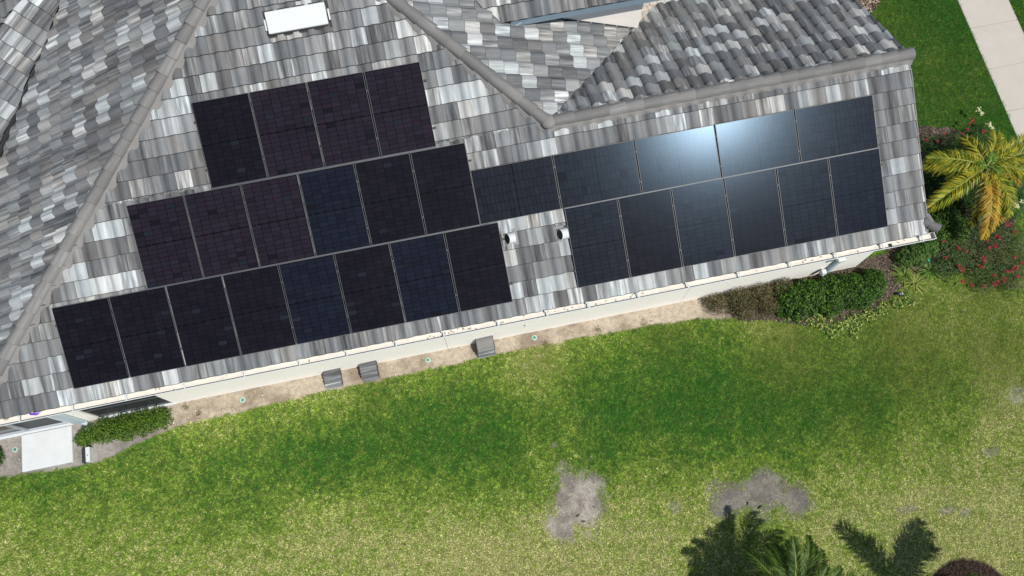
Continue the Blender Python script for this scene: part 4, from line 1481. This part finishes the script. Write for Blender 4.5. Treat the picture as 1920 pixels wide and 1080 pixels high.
# staked sapling with green tie
sb = at(1712, 512, 0)
sap = empty('staked_sapling', (sb[0], sb[1], 0), 'bare thin sapling tied with green tape beyond the hedge', 'sapling')
tp = at(1741, 488, .9)
mb = MB().tube([(sb[0], sb[1], 0), tuple((np.array([sb[0], sb[1], 0]) + tp) / 2 + np.array([.02, 0, .05])), tuple(tp)], [.014, .012, .010], 7)
mb.tube([tuple(tp), tuple(at(1760, 478, 1.15)), tuple(at(1785, 462, 1.35))], [.010, .008, .004], 6)
mb.tube([tuple(tp), tuple(at(1758, 482, 1.1)), tuple(at(1775, 475, 1.15))], [.009, .007, .004], 6)
mb.tube([tuple(tp), tuple(at(1752, 496, 1.0)), tuple(at(1770, 504, 1.0))], [.008, .006, .004], 6)
mb.build('branches', M['wood'], sap)
mb = MB().tube([tuple(at(1708, 500, 0.02)), tuple(at(1714, 470, .7)), tuple(at(1716, 455, 1.2))], [.010, .009, .009], 6)
mb.build('stake', M['wood'], sap)
MB().box(tp + np.array([0, 0, .0]), (.07, .05, .06), Matrix.Rotation(.6, 3, 'Z')).build('green_tie', M['tie'], sap)
# landscape spotlight
c = at(1689, 551, .12)
sp = empty('garden_spotlight', (c[0], c[1], 0), 'small black garden spotlight with a white lens by the hedge end', 'garden light')
MB().tube([(c[0], c[1], 0), (c[0], c[1], .10)], .012, 8).build('stake', M['black'], sp)
MB().tube([(c[0] - .07, c[1] + .01, .10), (c[0] + .02, c[1], .14)], [.045, .04], 12).build('housing', M['bronze'], sp)
MB().tube([(c[0] + .02, c[1], .14), (c[0] + .04, c[1], .148)], [.035, .035], 12).build('lens', M['white'], sp)


# palms
def frond(e, base, az, ln, rise, droop, cols, nl=46, lw=.013, ll=.30, twist=0.0, spread=.9, name='frond', vee=.35, vn=.16):
    pts = []
    K = 14
    for i in range(K + 1):
        s_ = i / K
        r = ln * (s_ - .18 * s_ ** 3) * math.cos(rise * (1 - .5 * s_))
        z = ln * (math.sin(rise) * s_ - droop * s_ ** 2)
        a = az + twist * s_
        pts.append(np.array([base[0] + math.cos(a) * r, base[1] + math.sin(a) * r, base[2] + z]))
    mb = MB().tube([tuple(p) for p in pts], [.016 * (1 - .85 * i / K) + .002 for i in range(K + 1)], 6)
    st = mb.build(name, M['palm_stalk'], e)
    Q, cl = [], []
    for k in range(nl):
        s_ = .10 + .90 * (k + .5) / nl
        i = min(int(s_ * K), K - 1); f = s_ * K - i
        p = pts[i] * (1 - f) + pts[i + 1] * f
        t = pts[i + 1] - pts[i]; t /= np.linalg.norm(t)
        sd = np.cross(t, [0, 0, 1]); sd /= np.linalg.norm(sd) + 1e-9
        upv = np.cross(sd, t)
        le = ll * (math.sin(math.pi * min(1, .12 + .86 * s_)) ** .6) * rng.uniform(.85, 1.1)
        for sg in (-1, 1):
            fw = .55 + .75 * s_ + rng.normal(0, .08)
            d = sd * sg * spread + t * fw + upv * (vee + rng.normal(0, vn))
            d /= np.linalg.norm(d)
            tip = p + d * le + np.array([0, 0, -.25 * le * rng.uniform(.5, 1.3)])
            mid = p + d * le * .5 + np.array([0, 0, .01])
            wd = np.cross(d, upv); wd /= np.linalg.norm(wd) + 1e-9
            c_ = np.array(cols[rng.integers(len(cols))]) * rng.uniform(.8, 1.2)
            Q.append([p - wd * lw * .4, p + wd * lw * .4, mid + wd * lw, mid - wd * lw]); cl.append(c_)
            Q.append([mid - wd * lw, mid + wd * lw, tip + wd * lw * .12, tip - wd * lw * .12]); cl.append(c_ * 1.05)
    o = quads_mesh('leaflets', np.array(Q), np.array(cl), M['palm_leaf'], e)
    o.parent = st
    o.matrix_basis = Matrix.Identity(4)
    return st


M['palm_stalk'] = plain('palm_stalk', (.22, .25, .06), .5, var=.1)
GRN = [(.028, .070, .009), (.045, .10, .012), (.018, .045, .008), (.08, .14, .018)]
YEL = [(.25, .27, .02), (.15, .21, .02), (.34, .32, .025), (.07, .12, .014), (.38, .32, .03)]
ORG = [(.50, .27, .03), (.42, .22, .025), (.40, .34, .035), (.30, .26, .03)]
pb = at(1797, 340, 0)
pal1 = empty('golden_palm', (pb[0], pb[1], 0), 'golden feather palm with yellow and orange fronds beside the gable end', 'palm tree')
ct = at(1849, 312, 1.55)
MB().tube([(pb[0], pb[1], 0), tuple((np.array([pb[0], pb[1], 0]) + ct) / 2 + np.array([-.03, 0, 0])), tuple(ct)], [.06, .045, .035], 9).build('trunk', M['palm_trunk'], pal1)


def az_to(px, py, z, c):
    q = at(px, py, z); return math.atan2(q[1] - c[1], q[0] - c[0]), math.hypot(q[0] - c[0], q[1] - c[1])


for (px, py, z, cols, rise, ll) in ((1732, 312, 1.45, YEL, .35, .30), (1738, 300, 1.6, YEL, .45, .28), (1740, 392, 1.1, YEL, .25, .30), (1842, 446, .95, ORG, .25, .27), (1890, 405, 1.1, YEL, .3, .28),
                                    (1925, 330, 1.3, YEL, .35, .28), (1942, 285, 1.5, YEL, .45, .30), (1864, 250, 1.4, YEL[:2] + ORG[2:], .4, .24), (1905, 350, .9, ORG[1:], .2, .22), (1775, 330, 1.25, YEL, .3, .26), (1800, 262, 1.3, YEL[2:], .35, .24), (1868, 420, .85, YEL[:3] + ORG, .2, .28), (1925, 262, 1.3, YEL, .4, .26), (1815, 425, .7, ORG[2:] + GRN[:2], .2, .24)):
    a, ln = az_to(px, py, z, ct)
    rise2 = rise
    L_ = ln * 1.12
    dr = math.sin(rise2) - (z - ct[2]) / L_
    frond(pal1, ct, a, L_ / .9, rise2, dr * .92, cols, nl=110, ll=ll * 1.28, lw=.0105, vee=.25, vn=.45)
# green crown shoot
for k in range(5): frond(pal1, ct + np.array([0, 0, .02]), rng.uniform(0, 6.28), .42, .9, .5, [(.08, .17, .02), (.14, .24, .03)], nl=18, ll=.17, lw=.008, name='young_frond')
tip = at(1846, 346, 1.75)
MB().tube([tuple(ct), tuple((ct + tip) / 2 + np.array([0, 0, .12])), tuple(tip)], [.016, .014, .003], 6).build('spear_leaf', M['palm_stalk'], pal1)

pc_ = at(1488, 1130, 1.45)
pal2 = empty('feather_palm', (pc_[0], pc_[1], 0), 'young green feather palm at the bottom edge, its fronds arching over the lawn', 'palm tree')
MB().tube([(pc_[0], pc_[1], 0), (pc_[0], pc_[1], pc_[2])], [.12, .07], 9).build('trunk', M['palm_trunk'], pal2)
for k in range(34):
    a = 2 * math.pi * k / 34 + rng.uniform(-.12, .12)
    frond(pal2, pc_, a, rng.uniform(1.4, 1.85), rng.uniform(.5, 1.25), rng.uniform(.45, .85), GRN, nl=84, ll=.30, lw=.0065, spread=.75)
pd = at(1692, 1100, 0) + np.array([SUN.x, SUN.y, SUN.z]) * (2.9 / SUN.z)
pal3 = empty('tall_palm', (pd[0], pd[1], 0), 'feather palm just below the frame casting the V-shaped shadow beside the mulch ring', 'palm tree')
MB().tube([(pd[0], pd[1], 0), (pd[0], pd[1], pd[2])], [.10, .06], 9).build('trunk', M['palm_trunk'], pal3)
for px, py, f in ((1562, 972, 1.0), (1580, 985, .9), (1600, 985, .8), (1728, 968, 1.0), (1748, 985, .95), (1765, 1005, .85), (1712, 985, .85), (1560, 1120, 1), (1620, 1230, 1), (1720, 1240, 1), (1840, 1180, 1), (1850, 1110, 1.0)):
    q = at(px, py, 0); q0 = at(1692, 1100, 0)
    frond(pal3, pd, math.atan2(q[1] - q0[1], q[0] - q0[0]), math.hypot(q[0] - q0[0], q[1] - q0[1]) * f / .86, .5, .5, GRN, nl=70, ll=.46, lw=.012, spread=.9, vn=.4)


# ------------------------------------------------------------------ litter, pebbles, mulch chips, twigs
def chips(name, pts, sizes, cols, z=.012):
    n = len(pts)
    C_ = np.column_stack([pts, np.full(n, z)])
    nr = rng.normal(0, .5, (n, 3)) + np.array([0, 0, 1.0])
    Q = leaf_quads(C_, nr, sizes, sizes * rng.uniform(.35, .9, n), rng.uniform(0, 6.28, n))
    return tag(quads_mesh(name, Q, cols, M['chips']), kind='stuff')


n = 15000
x = rng.uniform(-10.5, 15.5, n); y = rng.uniform(1.2, 6.5, n)
ff = fields(x, y)
k1 = ff[4] & ~ff[5] & (rng.random(n) < (.15 + .7 * (fbm(x, y, 2.0, 401, 3) > .55)))
k1 &= ~((x > -9.66) & (x < -8.38))
chips('soil_crumbs', np.column_stack([x, y])[k1], rng.uniform(.012, .045, k1.sum()), pal([(.24, .18, .13), (.13, .10, .08), (.62, .55, .45), (.30, .20, .14)], k1.sum()))
n = 60000
x = rng.uniform(7.2, 16, n); y = rng.uniform(1.1, 6.3, n)
k1 = fields(x, y)[5]
chips('mulch_chips', np.column_stack([x, y])[k1], rng.uniform(.02, .06, k1.sum()), pal([(.13, .10, .075), (.07, .055, .04), (.22, .17, .13), (.04, .03, .025)], k1.sum()), .035)
n = 9000
a = rng.uniform(0, 6.28, n); r = np.sqrt(rng.random(n))
px_ = mulch_bot[0] + r * .95 * np.cos(a); py_ = mulch_bot[1] + r * .88 * np.sin(a)
zz_ = .20 * np.clip(1 - ((px_ - mulch_bot[0]) / 1.0) ** 2 - ((py_ - mulch_bot[1]) / .95) ** 2, 0, 1) ** .7 + .02
C_ = np.column_stack([px_, py_, zz_])
Q = leaf_quads(C_, rng.normal(0, .5, (n, 3)) + np.array([0, 0, 1.0]), rng.uniform(.03, .08, n), rng.uniform(.008, .02, n), rng.uniform(0, 6.28, n))
tag(quads_mesh('mulch_ring', Q, pal([(.05, .032, .024), (.03, .02, .016), (.10, .065, .045), (.018, .014, .011)], n), M['chips']), kind='stuff')
n = 2600
x = mulch_top[0] + rng.normal(0, .3, n); y = mulch_top[1] + .25 + rng.normal(0, .3, n)
k1 = fields(x, y)[6]
chips('bed_stones', np.column_stack([x, y])[k1], rng.uniform(.03, .09, k1.sum()), pal([(.30, .22, .15), (.15, .10, .07), (.42, .36, .28), (.08, .06, .05)], k1.sum()), .03)
# dead thatch on the two bare patches
n = 60000
x = rng.uniform(2.2, 13.5, n); y = rng.uniform(-4.5, 1.0, n)
ff = fields(x, y)
k1 = (ff[2] > .25) & (rng.random(n) < .8)
m_ = int(k1.sum())
cT = pal([(.36, .32, .27), (.28, .25, .22), (.17, .15, .14), (.44, .40, .33), (.34, .27, .20)], m_)
cT = cT * np.where(ff[3][k1] > .5, .72, 1.0)[:, None]
C_ = np.column_stack([x[k1], y[k1], np.full(m_, .010)])
Q = leaf_quads(C_, rng.normal(0, .35, (m_, 3)) + np.array([0, 0, 1.0]), rng.uniform(.03, .08, m_), rng.uniform(.004, .010, m_), rng.uniform(0, 6.28, m_))
tag(quads_mesh('dead_thatch', Q, cT, M['chips']), kind='stuff')
for (px, py, ang, ln, lab) in ((1402, 944, 1.1, .09, 'short dark twig, left one of the two on the grey bare patch'), (1425, 951, .5, .12, 'short dark twig, right one of the two on the grey bare patch'),
                               (1084, 967, .4, .10, 'thin dark twig at the foot of the pale bare patch'), (1095, 978, -.05, .11, 'thin level twig lowest on the pale bare patch'), (1114, 951, -.9, .07, 'brown scrap on the darker corner of the pale bare patch'),
                               (758, 1021, -.3, .09, 'lone dark twig lying in the dry lawn below the house middle'), (403, 1003, .6, .12, 'thin twig in the lawn at lower left')):
    c = at(px, py, .03); d = np.array([math.cos(ang), math.sin(ang), 0]) * ln / 2
    o = MB().tube([tuple(c - d), tuple(c + np.array([0, 0, .008])), tuple(c + d)], [.008, .016, .006], 6).build('twig', M['black'] if px > 1300 else M['wood'])
    tag(o, lab, 'twig', 'twigs on the lawn')
# weeds in the sand strip
for px, py, lab in ((1024, 645, 'dry tuft of weeds at the lawn edge right of the tallest tile stack'), (1122, 620, 'taller dry weed tuft in the sand below the wall middle'), (1207, 607, 'small green weed tuft at the sand edge'),
                    (350, 765, 'sparse weeds in the sand right of the tall window'), (375, 775, 'low green weeds at the sand edge near the tall window')):
    c = at(px, py, 0)
    e = empty('weed_tuft', (c[0], c[1], 0), lab, 'weed', 'weeds along the sand strip')
    m_ = 70
    C_ = np.column_stack([c[0] + rng.normal(0, .05, m_), c[1] + rng.normal(0, .05, m_), rng.uniform(.01, .10, m_)])
    Q = leaf_quads(C_, rng.normal(0, .6, (m_, 3)) + np.array([0, 0, .6]), rng.uniform(.04, .09, m_), np.full(m_, .008), rng.uniform(0, 6.28, m_))
    quads_mesh('leaves', Q, pal([(.16, .17, .06), (.12, .13, .05), (.22, .18, .10)], m_), M['leaf'], e)
print('objects', len(bpy.data.objects))
